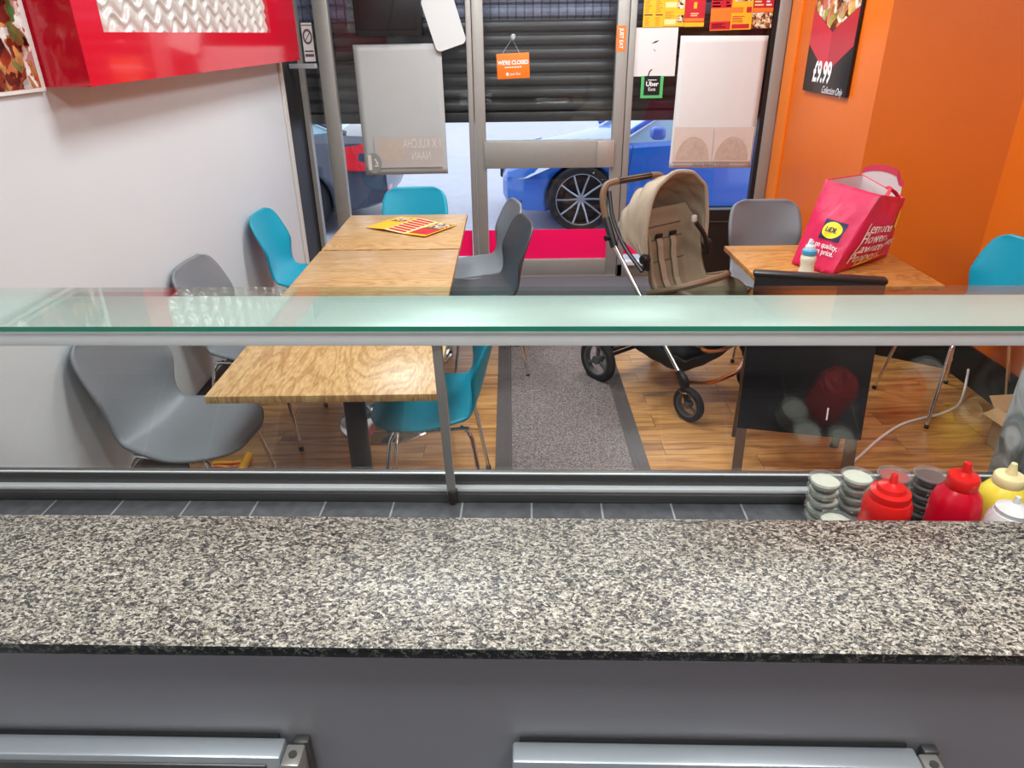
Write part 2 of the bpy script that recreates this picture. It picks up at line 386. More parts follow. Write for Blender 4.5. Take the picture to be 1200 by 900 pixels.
# shopfront: two windows and a door of aluminium
FB, FBK = YF-.035, YF+.035
VINYL = mat('hot_pink_vinyl', (255,0,96), 0.35)
SILLW = mat('white_sill', (222,224,230), 0.5)
def pane(parent, x0, x1, z0, z1):
    b = B(); b.span(x0,x1,YF-.003,YF+.003,z0,z1); obj('pane', b, GLASS, parent, False)
w1 = sempty('window_1', (0,0,0))
b = B(); b.span(-1.305,-1.205,FB,FBK,0,2.34,bev=.006); b.span(-1.45,-1.42,FB,FBK,0,2.34); b.span(-1.42,-.245,FB,FBK,0,.10,bev=.006); b.span(-.285,-.247,FB,FBK,.1,2.34,bev=.006)
b.span(-1.42,-.247,FB,FBK,2.26,2.34); obj('window_frame', b, ALU, w1)
pane(w1, -1.42,-1.305,.10,2.26); pane(w1, -1.205,-.285,.10,2.26)
b = B(); b.span(-1.2,-.29,YF-.006,YF-.004,.17,.37); obj('vinyl_band', b, VINYL, w1, False)
b = B(); b.span(-1.2,-.29,FB-.05,FB,.10,.135,bev=.004); obj('window_sill', b, SILLW, w1)
w2 = sempty('window_2', (0,0,0))
b = B(); b.span(.826,.872,FB,FBK,0,2.34,bev=.006); b.span(1.825,1.905,FB,FBK,0,2.34,bev=.006); b.span(.826,1.9,FB,FBK,0,.10,bev=.006); b.span(.826,1.9,FB,FBK,2.26,2.34)
obj('window_frame', b, ALU, w2)
b = B(); b.span(1.795,1.825,FB+.01,FBK,.1,2.26); obj('window_gasket', b, BLACK, w2)
pane(w2, .872,1.795,.10,2.26)
b = B(); b.span(.875,1.34,YF-.006,YF-.004,.17,.37); obj('vinyl_band', b, VINYL, w2, False)
b = B(); b.span(.875,1.34,FB-.05,FB,.10,.135,bev=.004); obj('window_sill', b, SILLW, w2)
b = B(); b.span(1.40,1.90,5.30,5.38,0,.53,bev=.004); b.span(1.405,1.895,5.292,5.30,.44,.446,m=1); struct('trim_4', b, [BLACK, STEEL_D])
d1 = sempty('door_1', (0,0,0))
b = B(); b.span(-.243,-.166,FB,FBK,0,2.24,bev=.006); b.span(.742,.822,FB,FBK,0,2.24,bev=.006); b.span(-.166,.742,FB,FBK,0,.14,bev=.006); b.span(-.166,.742,FB,FBK,2.14,2.24)
b.span(-.247,.826,FB+.005,FBK,2.25,2.34); b.span(-.243,.822,FB-.01,FBK,-.01,.012)
obj('door_frame', b, ALU, d1)
b = B(); b.span(-.18,.75,FB-.012,FBK+.01,.832,1.022,bev=.006); obj('mid_rail', b, ALU, d1)
b = B(); b.span(.635,.76,FB-.022,FB-.011,.834,1.02,bev=.004); obj('lock_plate', b, mat('lock_plate_metal', (176,166,156), .35, .4), d1)
pane(d1, -.166,.742,.14,.832); pane(d1, -.166,.742,1.022,2.14)
b = B(); b.span(-.164,.740,YF-.006,YF-.004,.142,.37); obj('vinyl_band', b, VINYL, d1, False)

# outside: pavement, road, shutter
b = B(); b.span(-9,9,5.5,6.35,-.2,-.03); struct('pavement', b, mat('wet_pavement', (186,188,198), .6, noise=.12, nscale=14, bump=.2, bscale=40))
b = B(); b.span(-14,14,6.35,30,-.3,-.15); struct('road', b, mat('wet_road', (182,186,202), .5, noise=.12, nscale=5, bump=.3, bscale=25))
b = B()
zz, y0 = 1.125, 5.66
prof = []
z = zz
b.span(-1.5,1.98,y0-.02,y0+.02,zz,zz+.07,bev=.008)
sl = .088; k0 = int((2.6-zz)/sl)
for k in range(k0):
    za = zz+.07+k*sl
    for j in range(6): prof.append((y0-.004-.019*math.sin(math.pi*j/5.)**.8 if 0 < j < 5 else y0+.006, za+sl*j/5.2))
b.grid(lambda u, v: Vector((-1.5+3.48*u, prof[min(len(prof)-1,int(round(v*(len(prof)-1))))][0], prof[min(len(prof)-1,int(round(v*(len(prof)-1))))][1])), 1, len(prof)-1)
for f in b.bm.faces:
    if f.calc_center_median().z > 1.80: f.material_index = 1  # upper slats: light through the perforations is put into a pale bluish colour
o = obj('roller_shutter', b, [mat('dark_shutter_steel', (70,68,66), .42, .3, noise=.15, nscale=10), m_tile('painted_backlight_slats', (132,136,158), (118,122,142), (84,86,98), .06, .2, ms=.006, rough=.5)], None, True, 30)
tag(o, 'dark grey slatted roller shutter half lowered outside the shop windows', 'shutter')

# ceiling lights
for k, (lx, ly, w) in enumerate(LIGHTS):
    t = thing('ceiling_light', ['square white ceiling light panel over the left row of tables, nearer the counter','square white ceiling light panel over the left row of tables, nearer the door','square white ceiling light panel over the right table, nearer the counter','square white ceiling light panel on the right, nearer the shop window','square white ceiling light panel behind the counter on the left','square white ceiling light panel behind the counter on the right'][k], 'ceiling light', (lx,ly,CEIL), group='ceiling light panels')
    b = B(); b.span(-.31,.31,-.31,-.285,-.03,0); b.span(-.31,.31,.285,.31,-.03,0); b.span(-.31,-.285,-.285,.285,-.03,0); b.span(.285,.31,-.285,.285,-.03,0)
    obj('frame', b, WHITE, t, False)
    b = B(); b.span(-.285,.285,-.285,.285,-.015,-.005); obj('diffuser', b, mat('light_diffuser', (255,255,255), .6, emit=PANEL_EMIT), t, False)
    ld = bpy.data.lights.new('panel_light', 'AREA'); ld.shape = 'SQUARE'; ld.size = .56; ld.energy = w; ld.color = (.90,.96,1.0)
    lo = bpy.data.objects.new('panel_light', ld); COL.objects.link(lo); lo.parent = t; lo.location = (0,0,-.02)

# ------------------------------------------------------------------ counter (local frame turned a touch)
CA = -.031
fr = thing('undercounter_fridge', 'stainless steel counter fridge under the granite worktop', 'fridge', (0,0,0), CA)
b = B(); b.prism([(-1.36,.704,.06),(-1.36,.704,.980),(-1.36,.95,.980),(-1.36,.95,.785),(-1.36,1.13,.785),(-1.36,1.13,.06)],(2.36,0,0)); obj('body', b, STEEL, fr, False)
for x0, x1, hx in ((-.98,-.358,1),(-.027,.545,1)):
    b = B(); b.span(x0,x1,.664,.698,.12,.80,bev=.004); d = obj('door', b, ALU_L, fr)
    b = B(); b.span(x0+.02,x1-.02,.660,.665,.14,.788,bev=.002); obj('door_panel', b, STEEL_D, d)
    b = B(); b.span(x0+.01,x1-.01,.697,.7005,.13,.805); obj('gasket', b, RUBBER, d)
    b = B(); b.span(x1+.003,x1+.030,.655,.690,.73,.797,bev=.003); b.span(x1+.012,x1+.034,.690,.703,.70,.80,bev=.002,m=1); b.cyl((x1+.017,.672,.796),(x1+.017,.672,.7995),.006,m=1)
    obj('hinge', b, [mat('hinge_metal', (176,172,164), .35, .6), STEEL_D], d)
sc_ = thing('service_counter', 'counter base with a narrow black tiled ledge behind the granite worktop', 'counter', (0,0,0), CA)
b = B(); b.span(-1.36,1.1,1.14,1.28,0,.84,bev=.003); b.span(-1.36,1.1,.951,1.14,.786,.84); obj('base', b, BLACK_TILE, sc_)
b = B(); b.span(-1.36,1.1,.951,1.30,.84,.86,bev=.002)
obj('tile_ledge', b, m_tile('black_ledge_tile', (96,97,99), (82,83,86), (158,158,156), .141, .5, ms=.002, rough=.22), sc_)
b = B(); b.span(-1.36,1.06,.679,.962,.981,1.0,bev=.003)
for f in b.bm.faces: f.material_index = 0 if f.normal.z > .5 else 1
tp = obj('granite_worktop', b, [GRANITE, GRANITE_D]); tp.rotation_euler = (0,0,CA)
tag(tp, 'long speckled grey granite worktop across the foreground', 'worktop')

gg = thing('glass_guard', 'glass counter guard with steel top bar, green glass shelf and bottom rail', 'sneeze guard', (0,0,.86), CA)
def gz(z): return z-.86
XG0, XG1, XGP = -1.36, 1.12, .963
b = B(); b.span(XG0,XGP,1.196,1.238,gz(.86),gz(.882),bev=.004); b.span(XG0,XGP,1.200,1.232,gz(.882),gz(.893),bev=.004,m=1); b.span(XG0,XGP,1.212,1.234,gz(.893),gz(.918),bev=.003); b.span(XG0,XGP,1.213,1.217,gz(.9181),gz(.9205),m=1)
obj('bottom_rail', b, [STEEL_D, STEEL_L], gg)
b = B(); b.span(XG0,XG1,1.104,1.282,gz(1.247),gz(1.276),bev=.003); obj('top_bar', b, STEEL_L, gg)
b = B(); b.span(XG0,XG1,1.098,1.305,gz(1.2765),gz(1.2855),m=0)
for f in b.bm.faces: f.material_index = 1 if f.normal.y < -.5 else 0
obj('shelf_glass', b, [GREEN_GLASS, GREEN_EDGE], gg, False)
P0, P1 = Vector((0,1.222,gz(.910))), Vector((0,1.116,gz(1.248)))
def slab(x0, x1, th, m_, name, p0=P0, p1=P1):
    d = (p1-p0).normalized(); nrm = Vector((0,-d.z,d.y)); b = B()
    b.prism([Vector((x0,0,0))+p0-nrm*th/2, Vector((x0,0,0))+p0+nrm*th/2, Vector((x0,0,0))+p1+nrm*th/2, Vector((x0,0,0))+p1-nrm*th/2], (x1-x0,0,0))
    return obj(name, b, m_, gg, False)
slab(XG0,-.170,.006,GUARD,'glass_pane'); slab(-.154,XGP,.006,GUARD,'glass_pane')
slab(-.170,-.154,.014,ALU,'strut', Vector((0,1.196,gz(.885))), P1)
b = B(); b.cyl((-.160,1.192,gz(.866)),(-.160,1.192,gz(.895)),.008,.010); b.box((-.160,1.188,gz(.885)),(.014,.012,.022),bev=.003)
obj('strut_foot', b, mat('rusty_bracket', (66,58,54), .6, .5, noise=.4, nscale=200), gg)
for z_ in (1.085,1.115):
    b = B(); b.box((-.162, 1.222-(z_-.91)/.338*.106-.012, gz(z_)), (.006,.006,.010), bev=.002); obj('bolt', b, BLACK, gg)
b = B(); b.span(.965,.995,.975,1.30,.862,1.243,bev=.003); o = obj('end_panel', b, MARBLE); o.rotation_euler = (0,0,CA)
tag(o, 'grey veined marble panel closing the right end of the counter ledge', 'panel')

# ------------------------------------------------------------------ floor mat
b = B()
mx0, mx1, my0, my1 = -.078, .602, 1.55, 4.88
b.span(mx0,mx1,my0,my1,.0005,.006,bev=.002,m=1); b.span(mx0+.075,mx1-.075,my0+.08,my1-.08,.006,.010,bev=.002)
for x in (mx0+.045,mx0+.060,mx1-.060,mx1-.045): b.span(x-.004,x+.004,my0+.03,my1-.03,.006,.0085,bev=.001,m=1)
o = obj('floor_mat', b, [MAT_PILE, MAT_EDGE]); tag(o, 'long grey brown entrance mat running from the door towards the counter', 'floor mat')

b = B(); b.span(-.42,1.06,4.90,5.36,.0005,.008,bev=.002)
o = obj('floor_mat', b, mat('dark_entrance_carpet', (98,98,104), .95, noise=.35, nscale=120)); tag(o, 'dark grey carpet mat laid right across the inside of the glass door', 'floor mat')

# ------------------------------------------------------------------ tables
def make_table(label, x, y, w, d, top, group='oak topped cafe tables', rz=0):
    t = thing('cafe_table', label, 'table', (x,y,0), rz, group)
    b = B(); b.box((0,0,.7375),(w,d,.025),bev=.003); obj('tabletop', b, top, t)
    b = B(); b.cyl((0,0,.02),(0,0,.71),.040,seg=24); b.box((0,0,.7175),(.30,.30,.014),bev=.004); obj('column', b, mat('black_column', (58,58,60), .45, .3), t)
    b = B(); b.lathe([(0,0),(.245,0),(.248,.006),(.240,.012),(.12,.022),(.06,.036),(.045,.06),(0,.06)],40); obj('base', b, CHROME, t)
    return t
make_table('oak topped cafe table nearest the counter glass, in the left row', -.577,2.308,.70,.796,OAK_A)
make_table('middle oak topped table of the left row', -.607,3.11,.70,.796,OAK_B)
make_table('oak topped table at the window end of the left row, menu leaflet on it', -.605,3.91,.70,.76,OAK_B)
make_table('square warm oak table on the right with pink shopping bag on it', 1.45,3.185,.75,.66,OAK_C)

# ------------------------------------------------------------------ chairs (face +y in their own frame)
CP = [(0,(-.262,.835)),(.12,(-.245,.76)),(.28,(-.212,.63)),(.42,(-.178,.525)),(.50,(-.135,.468)),(.60,(-.06,.443)),(.75,(.06,.438)),(.90,(.175,.447)),(1.0,(.228,.432))]
CW = [(0,.120),(.022,.160),(.06,.190),(.16,.210),(.28,.210),(.40,.190),(.50,.192),(.60,.213),(.72,.228),(.84,.212),(.92,.175),(.97,.125),(1.0,.080)]
def shell_pt(u, v):
    s = u*2-1; p = interp(CP, v); w = interp(CW, v)
    back = max(0, 1-v/.5); seat = max(0, (v-.42)/.58)
    a = abs(s)**2.2
    y = p[0]+a*(.055*min(1,back*2.2)*min(1,.25+v*3.2)); z = p[1]+a*(.030*min(1,max(0,(.95-v)/.4))*min(1,seat*3))
    x = s*w
    return Vector((x, y, z))
def make_chair(label, shell, group):
    t = thing('shell_chair', label, 'chair', (0,0,0), 0, group)
    b = B(); b.grid(shell_pt, 20, 44); solid(obj('shell', b, shell, t, angle=80), .011)
    b = B(); b.box((0,-.01,.424),(.20,.22,.016),bev=.005); obj('mounting_plate', b, BLACK, t)
    b = B()
    for s in (-1,1): b.tube([(s*.15,-.14,.416),(s*.155,0,.412),(s*.15,.13,.416)],.008)
    b.tube([(-.15,-.02,.412),(.15,-.02,.412)],.008); obj('seat_frame', b, CHROME, t)
    for sx in (-1,1):
        for sy in (-1,1):
            b = B(); b.tube([(sx*.135,sy*.11,.414),(sx*.155,sy*.135,.408),(sx*.165,sy*.15,.38),(sx*.215,sy*.205,.012)],.0085,seg=10)
            l_ = obj('leg', b, CHROME, t)
            b = B(); b.cyl((sx*.214,sy*.204,.018),(sx*.2165,sy*.2065,0),.011,seg=10); obj('foot_cap', b, BLACK, l_)
    return t
PROTO = {}
def chair(kind, x, y, deg, label):
    m, g = {'grey':(GREY_SHELL,'grey shell chairs'),'dark':(DARK_SHELL,'dark grey shell chairs'),'teal':(TEAL_SHELL,'teal shell chairs')}[kind]
    if kind not in PROTO: t = PROTO[kind] = make_chair(label, m, g)
    else: t = copy_tree(PROTO[kind])
    t['label'] = label; t.location = (x,y,0); t.rotation_euler = (0,0,R(deg)); return t
chair('grey', -1.16,2.25,-98, 'grey plastic shell chair against the white wall, nearest the counter')
chair('grey', -1.175,3.05,-92, 'grey plastic shell chair against the white wall, between a grey and a teal one')
chair('teal', -1.165,4.02,-91, 'teal plastic shell chair with its back to the white wall')
chair('teal', -.615,4.46,180, 'teal plastic shell chair at the window end of the left tables, facing the counter')
chair('grey', -.205,4.17,101, 'grey plastic shell chair partly hidden behind a darker one, right of the left tables')
chair('dark', -.155,3.75,102, 'dark grey plastic shell chair beside the mat, right of the left tables')
chair('teal', -.305,2.43,92, 'teal plastic shell chair pushed under the nearest left table beside the mat')
chair('grey', 1.49,3.95,180, 'grey plastic shell chair at the far side of the right table by the orange wall')
chair('teal', 2.16,3.20,97, 'teal plastic shell chair at the right edge beside the orange wall')

# ------------------------------------------------------------------ red wall box with wave panel
rb = thing('wall_box', 'red glossy box on the white wall framing a white wavy panel', 'wall box', (XL,0,0))
b = B(); D = .15; y0,y1,z0,z1 = 2.41,4.90,1.585,2.42; iy0,iy1,iz0,iz1 = 2.565,4.37,1.738,2.25
b.prism([(D,y0,z0),(D,y1,z0),(D,y1,iz0),(D,y0,iz0)],(-D,0,0)); b.prism([(D,y0,iz1),(D,y1,iz1),(D,y1,z1),(D,y0,z1)],(-D,0,0)); b.prism([(D,y0,iz0),(D,iy0,iz0),(D,iy0,iz1),(D,y0,iz1)],(-D,0,0)); b.prism([(D,iy1,iz0),(D,y1,iz0),(D,y1,iz1),(D,iy1,iz1)],(-D,0,0)); b.span(0,.10,iy0,iy1,iz0,iz1)
obj('box_frame', b, RED_GLOSS, rb, False)
def wave(u, v):
    y = iy0+(iy1-iy0)*u; z = iz0+(iz1-iz0)*v
    return Vector((.126+.009*(.5+.5*math.sin(2*math.pi*z/.052+2.1*math.cos(2*math.pi*y/.125)+.9*math.sin(2*math.pi*y/.25+2*math.pi*z/.104))), y, z))
b = B(); b.grid(wave, 420, 190); obj('wave_panel', b, WAVE_W, rb, angle=60)

# food picture board on the left wall
FOOD = m_food('kebab_photo', [(0.05,(30,14,14)),(0.25,(120,40,26)),(0.42,(196,70,36)),(0.5,(40,110,60)),(0.62,(214,150,90)),(0.75,(150,20,36)),(0.9,(226,226,222))], 26)
fp = thing('food_poster', 'food photo board with white border on the left wall beside the red box', 'poster', (XL,1.9,1.575), R(90))
b = B(); b.span(-.50,.50,-.014,-.002,0,.9,bev=.002); obj('board', b, WHITE, fp)
b = B(); b.span(-.47,.475,-.0155,-.0145,.012,.87); obj('photo', b, FOOD, fp, False)

# price poster on orange wall
pp = thing('price_poster', 'black and red food poster priced 9.99 on the orange wall', 'poster', (1.918,4.635,1.372), R(-90))
PB = mat('poster_black', (34,32,36), .3); PR_ = mat('poster_red', (196,36,58), .35); PR2 = mat('poster_dark_red', (172,28,48), .35)
WT = mat('white_print', (240,238,238), .5)
b = B(); b.span(-.325,.325,-.02,-.004,0,.9,bev=.002); obj('board', b, PB, pp)
b = B(); yq = -.0215
b.prism([(-.318,yq,.46),(0,yq,.335),(0,yq,.11),(-.318,yq,.265)], (0,.001,0), 0); b.prism([(0,yq,.335),(.318,yq,.46),(.318,yq,.265),(0,yq,.11)], (0,.001,0), 1)
obj('red_chevron', b, [PR_,PR2], pp, False)
b = B(); b.prism([(-.318,yq,.9),(-.318,yq,.463),(0,yq,.338),(.318,yq,.463),(.318,yq,.9)], (0,.001,0))
obj('photo', b, m_food('mixed_grill_photo', [(0.05,(60,30,26)),(0.22,(170,70,50)),(0.36,(222,160,90)),(0.48,(120,160,50)),(0.6,(235,205,140)),(0.74,(200,60,60)),(0.9,(240,236,226))], 22), pp, False)
b = B(); letter(b, '£9.99', .150, lambda x,z: Vector((x*.80-.05, -.0222, .112+z*1.05)), bold=.005); letter(b, 'Collection Only', .056, lambda x,z: Vector((x*.8+.13,-.0222,.022+z)), shear=.4)
obj('lettering', b, WT, pp, False)

# no smoking notice by the window post
ns = thing('notice', 'small white notice on the black glass left of the window', 'sign', (-1.365,YF-.008,1.56))
b = B(); b.span(-.036,.036,-.002,0,0,.24); obj('sheet', b, PAPER, ns, False)
b = B()
for a in range(28):
    a0, a1 = 2*math.pi*a/28, 2*math.pi*(a+1)/28
    for r0_, r1_ in ((.022,.032),):
        b.prism([(r0_*math.cos(a0),-.003,.155+1.5*r0_*math.sin(a0)),(r1_*math.cos(a0),-.003,.155+1.5*r1_*math.sin(a0)),(r1_*math.cos(a1),-.003,.155+1.5*r1_*math.sin(a1)),(r0_*math.cos(a1),-.003,.155+1.5*r0_*math.sin(a1))], (0,.0006,0))
b.box((0,-.0028,.155),(.006,.0008,.080),rot=(0,R(35),0)); b.span(-.034,.034,-.003,-.0022,.222,.228); b.span(-.03,.03,-.003,-.0022,.06,.07); b.span(-.03,.03,-.003,-.0022,.03,.048)
obj('symbol', b, mat('notice_print', (110,70,72), .6), ns, False)

# ------------------------------------------------------------------ things hung in the windows
# left poster seen from behind
def poster(name, label, cx, z0, w, h, m_, y=YF-.012, tilt=0):
    t = thing(name, label, 'poster', (cx,y,z0), rot=(0,R(tilt),0))
    b = B()
    def f(u, v):
        x = (u-.5)*w; z = v*h
        return Vector((x, -.0025*math.sin(5*u+2*v)*math.sin(4*v+.6)-.001, z))
    b.grid(f, 14, 20); o = solid(obj('sheet', b, m_, t, angle=80), .0012); return t
lp = poster('window_poster', 'large grey backed poster hanging in the left window, mirrored print showing through', -.755,.795,.605,.868,PAPER_G, tilt=-.4)
PINKISH = mat('faded_pink_print', (184,176,170), .7, noise=.06, nscale=9); GREYC = mat('faded_grey_print', (142,142,138), .7); PALE = mat('pale_print', (212,210,202), .7)
b = B(); yq = -.011; b.span(-.22,.27,yq,yq+.001,.05,.27); obj('faded_print', b, PINKISH, lp, False)
b = B(); b.disc((-.235,yq-.001,.085),.058,.072,.001); obj('price_spot', b, GREYC, lp, False)
b = B(); b.disc((-.09,yq-.001,.165),.095,.07,.0008); obj('dish_print', b, mat('faded_dish_print', (190,176,160), .7, noise=.12, nscale=30), lp, False)
b = B(); letter(b, '1 X KULCHA', .088, flat(.13,.215,yq-.002,True,sx=.56)); letter(b, 'NAAN', .082, flat(.115,.13,yq-.002,True,sx=.6)); letter(b, '1', .135, flat(-.262,.085,yq-.003,True,sx=.95), bold=.007); letter(b, '£', .075, flat(-.215,.085,yq-.003,True,sx=.8), bold=.002)
obj('lettering', b, PALE, lp, False)
rp = poster('window_poster', 'large white backed poster hanging in the right window above the pushchair', 1.475,.815,.600,.875,PAPER, tilt=.5)
FAD1 = mat('faded_food_print', (206,192,182), .7, noise=.07, nscale=30); FAD2 = mat('faded_pizza_print', (186,166,152), .7, noise=.25, nscale=38)
b = B(); b.span(-.285,.0,yq,yq+.001,.045,.285); b.span(.008,.29,yq,yq+.001,.045,.285); obj('faded_print', b, FAD1, rp, False)
def dome(cx, r):
    return [(cx+r*math.cos(a), yq-.001, .055+.165*math.sin(a)) for a in [math.pi*k/16 for k in range(17)]]
b = B(); b.prism(dome(-.14,.122), (0,.0008,0)); b.prism(dome(.145,.122), (0,.0008,0)); obj('dish_print', b, FAD2, rp, False)
b = B(); letter(b, 'OTTET TNIM DNAL', .036, flat(0,.022,yq-.002,True,sx=.9)); obj('lettering', b, mat('faded_ink', (120,110,110), .7), rp, False)

sc1 = thing('hanging_screen', 'black screen back with a cable hanging at the top of the left window', 'screen', (-.80,YF-.055,1.712))
b = B(); b.span(-.225,.225,-.02,.02,0,.46,bev=.008); b.span(-.19,.19,-.026,-.02,.04,.42,bev=.004); obj('casing', b, BLACK, sc1)
b = B(); b.tube([(.05,-.034,.46),(.06,-.036,.30),(.03,-.036,.14),(-.01,-.034,.03),(.0,-.03,-.01)],.004,smooth=6); obj('cable', b, RUBBER, sc1)
wp = thing('hanging_plaque', 'blank white plaque with rounded corners hanging askew beside the black screen', 'sign', (-.43,YF-.04,1.80), rot=(0,R(-17),0))
b = B(); b.box((0,0,0),(.215,.008,.30),bev=.0)
t_ = bmesh.new(); bmesh.ops.create_cube(t_, size=1); bmesh.ops.scale(t_, vec=(.215,.010,.34), verts=t_.verts)
bmesh.ops.bevel(t_, geom=[e for e in t_.edges if abs((e.verts[0].co-e.verts[1].co).y) > .005], offset=.035, segments=5, affect='EDGES', profile=.5)
b.bm.clear(); b.merge(t_); obj('plate', b, mat('plaque_white', (208,212,210), .35), wp)
b = B(); b.tube([(.0,.004,.17),(.02,.008,.24),(.0,.012,.34)],.0015); obj('cord', b, WHITE, wp)

# we're closed sign
cs = thing('closed_sign', "orange we're closed sign hanging from a hook on the glass door", 'sign', (.035,YF-.012,1.516), rot=(0,R(-2.0),0))
ORS = mat('orange_sign_card', (240,120,28), .45)
b = B(); b.span(-.113,.113,-.004,.0,-.080,.082,bev=.0015); obj('card', b, ORS, cs)
b = B(); letter(b, "WE'RE CLOSED", .036, flat(0,.022,-.0048,sx=.86), bold=.0012); letter(b, 'Just Eat', .024, flat(.012,-.050,-.0048)); b.disc((-.042,-.0052,-.050),.009,.011,.0006)
for k in range(7): b.span(-.058+k*.017,-.046+k*.017,-.0048,-.0042,-.010,-.003)
obj('lettering', b, WT, cs, False)
b = B(); b.tube([(-.072,-.002,.08),(.0,-.004,.172),(.048,-.002,.08)],.0016,seg=6); obj('string', b, mat('pale_string', (190,190,185), .7), cs)
hk = thing('suction_hook', 'clear suction hook on the door glass holding the orange sign', 'hook', (.037,YF-.004,1.70))
b = B(); b.lathe([(0,0),(.018,.0),(.016,.006),(.006,.010),(0,.012)],16,M=Matrix.Rotation(R(90),4,'X')); obj('cup', b, glass('clear_plastic', (235,238,238), .1, .3), hk)
b = B(); b.tube([(0,-.010,.0),(0,-.016,-.012),(0,-.010,-.018)],.0025,seg=6); obj('prong', b, mat('clear_prong', (206,206,204), .3), hk)

st = thing('door_sticker', 'narrow orange sticker with vertical lettering on the right door stile', 'sticker', (.772,FB-.0006,1.68))
b = B(); b.span(-.033,.033,-.001,0,-.08,.08); obj('backing', b, mat('orange_sticker', (232,118,48), .5), st, False)
b = B(); letter(b, 'JUST EAT', .036, lambda x,z: Vector((z,-.0018,-x*.85)), bold=.0006); obj('lettering', b, WT, st, False)

# flyers in a row at the top of the right window
Y1 = mat('menu_yellow', (246,176,26), .5, noise=.12, nscale=30); Y2 = mat('menu_orange', (232,120,36), .5, noise=.12, nscale=40); RD = mat('menu_red', (190,22,40), .5, noise=.15, nscale=60); CR = mat('menu_cream', (238,206,150), .5, noise=.1, nscale=60)
BR = mat('menu_brown', (96,52,30), .5); MF = m_food('menu_food_photo', [(0.1,(70,34,26)),(0.35,(180,90,50)),(0.55,(232,200,140)),(0.8,(244,236,220))], 70)
FM = [Y1,Y2,RD,CR,BR,MF,WT]
def flyer(label, cx, z0, w, h, lay, tilt=0):
    t = thing('menu_flyer', label, 'flyer', (cx,YF-.012,z0), rot=(0,R(tilt),0), group='menu flyers in the right window')
    b = B(); b.span(-w/2,w/2,-.0015,.0,0,h,m=lay[0])
    for (x0,x1,zz0,zz1,m_) in lay[1:]: b.span(-w/2+x0*w,-w/2+x1*w,-.0024,-.0014,zz0*h,zz1*h,m=m_)
    obj('sheet', b, FM, t, False)
    return t
rows = lambda x0, x1, z0, z1, n, m_: [(x0, x0+(x1-x0)*(.5+.5*random.random()), z0+(z1-z0)*k/n, z0+(z1-z0)*(k+.45)/n, m_) for k in range(n)]
flyer('yellow menu flyer with brown bars, leftmost at the top of the right window', .985,1.747,.138,.32, [0,(.05,.45,.22,.245,4),(.6,.95,.22,.245,4),(.05,.45,.62,.645,4),(.6,.95,.62,.645,4)]+rows(.08,.42,.03,.2,5,1)+rows(.6,.92,.03,.2,5,1)+rows(.08,.42,.28,.58,8,1)+rows(.6,.92,.28,.58,8,1))
flyer('yellow menu flyer with dish pictures, second from left at the top of the right window', 1.124,1.749,.138,.32, [0,(.66,.98,.08,.22,5),(.66,.98,.34,.5,5),(.05,.6,.04,.14,3),(.05,.6,.36,.46,3),(.66,.98,.7,.9,5)]+rows(.06,.55,.16,.3,4,1)+rows(.06,.55,.5,.9,8,2))
flyer('red menu flyer with a bowl emblem, third from left atop the right window', 1.263,1.747,.135,.32, [2,(0,1,0,.08,0),(.02,.98,.10,.16,1),(0,1,.62,1,5),(.42,.58,.34,.46,0)]+rows(.3,.8,.2,.28,2,3))
flyer('red and yellow price list flyer, fourth from left at the top of the right window', 1.443,1.722,.140,.34, [1,(.0,.96,.40,1,2),(.02,.98,.02,.16,2)]+rows(.05,.6,.42,.98,10,3)+rows(.7,.95,.42,.98,10,6)+rows(.1,.8,.05,.14,3,3), -1)
flyer('yellow menu flyer with a food bowl, second from right atop the right window', 1.583,1.726,.140,.34, [0,(.12,.92,.5,.95,5),(0,.55,.30,.40,1),(.7,.95,.30,.40,2),(.05,.9,.02,.10,2)]+rows(.05,.7,.13,.26,4,2), -.6)
flyer('red menu flyer with a food strip below, rightmost at the top of the right window', 1.722,1.733,.136,.34, [2,(0,1,0,.28,5),(0,1,.29,.36,1)]+rows(.05,.5,.40,.98,10,3)+rows(.62,.95,.40,.98,10,6))

wsht = thing('paper_sheet', 'blank square white sheet with small dark marks on the right window beside the door', 'paper', (1.012,YF-.008,1.44))
b = B(); b.span(-.15,.15,-.001,0,0,.305); obj('sheet', b, PAPER, wsht, False)
b = B(); b.prism([(-.03,-.002,.205),(.0,-.002,.222),(.028,-.002,.228),(.005,-.002,.212)], (0,.0008,0)); b.prism([(-.012,-.002,.175),(.0,-.002,.158),(.006,-.002,.160)], (0,.0008,0)); b.tube([(-.035,-.002,.0),(-.028,-.002,.03),(-.012,-.002,.045)],.004,seg=6)
obj('marks', b, BLACK, wsht, False)
ub = thing('window_sticker', 'square green bordered black sticker hanging under the white sheet', 'sticker', (1.008,YF-.010,1.298))
UG = mat('sticker_green', (84,178,104), .5)
b = B(); b.span(-.078,.078,-.002,0,0,.145); obj('backing', b, UG, ub, False)
b = B(); b.span(-.056,.056,-.0035,-.002,.02,.145); obj('face', b, mat('sticker_black', (12,26,22), .4), ub, False)
b = B(); letter(b, 'Uber', .042, flat(0,.092,-.0042), bold=.001); letter(b, 'Eats', .032, flat(0,.058,-.0042)); b.span(-.03,.03,-.0042,-.0036,.116,.121); obj('lettering', b, WT, ub, False)

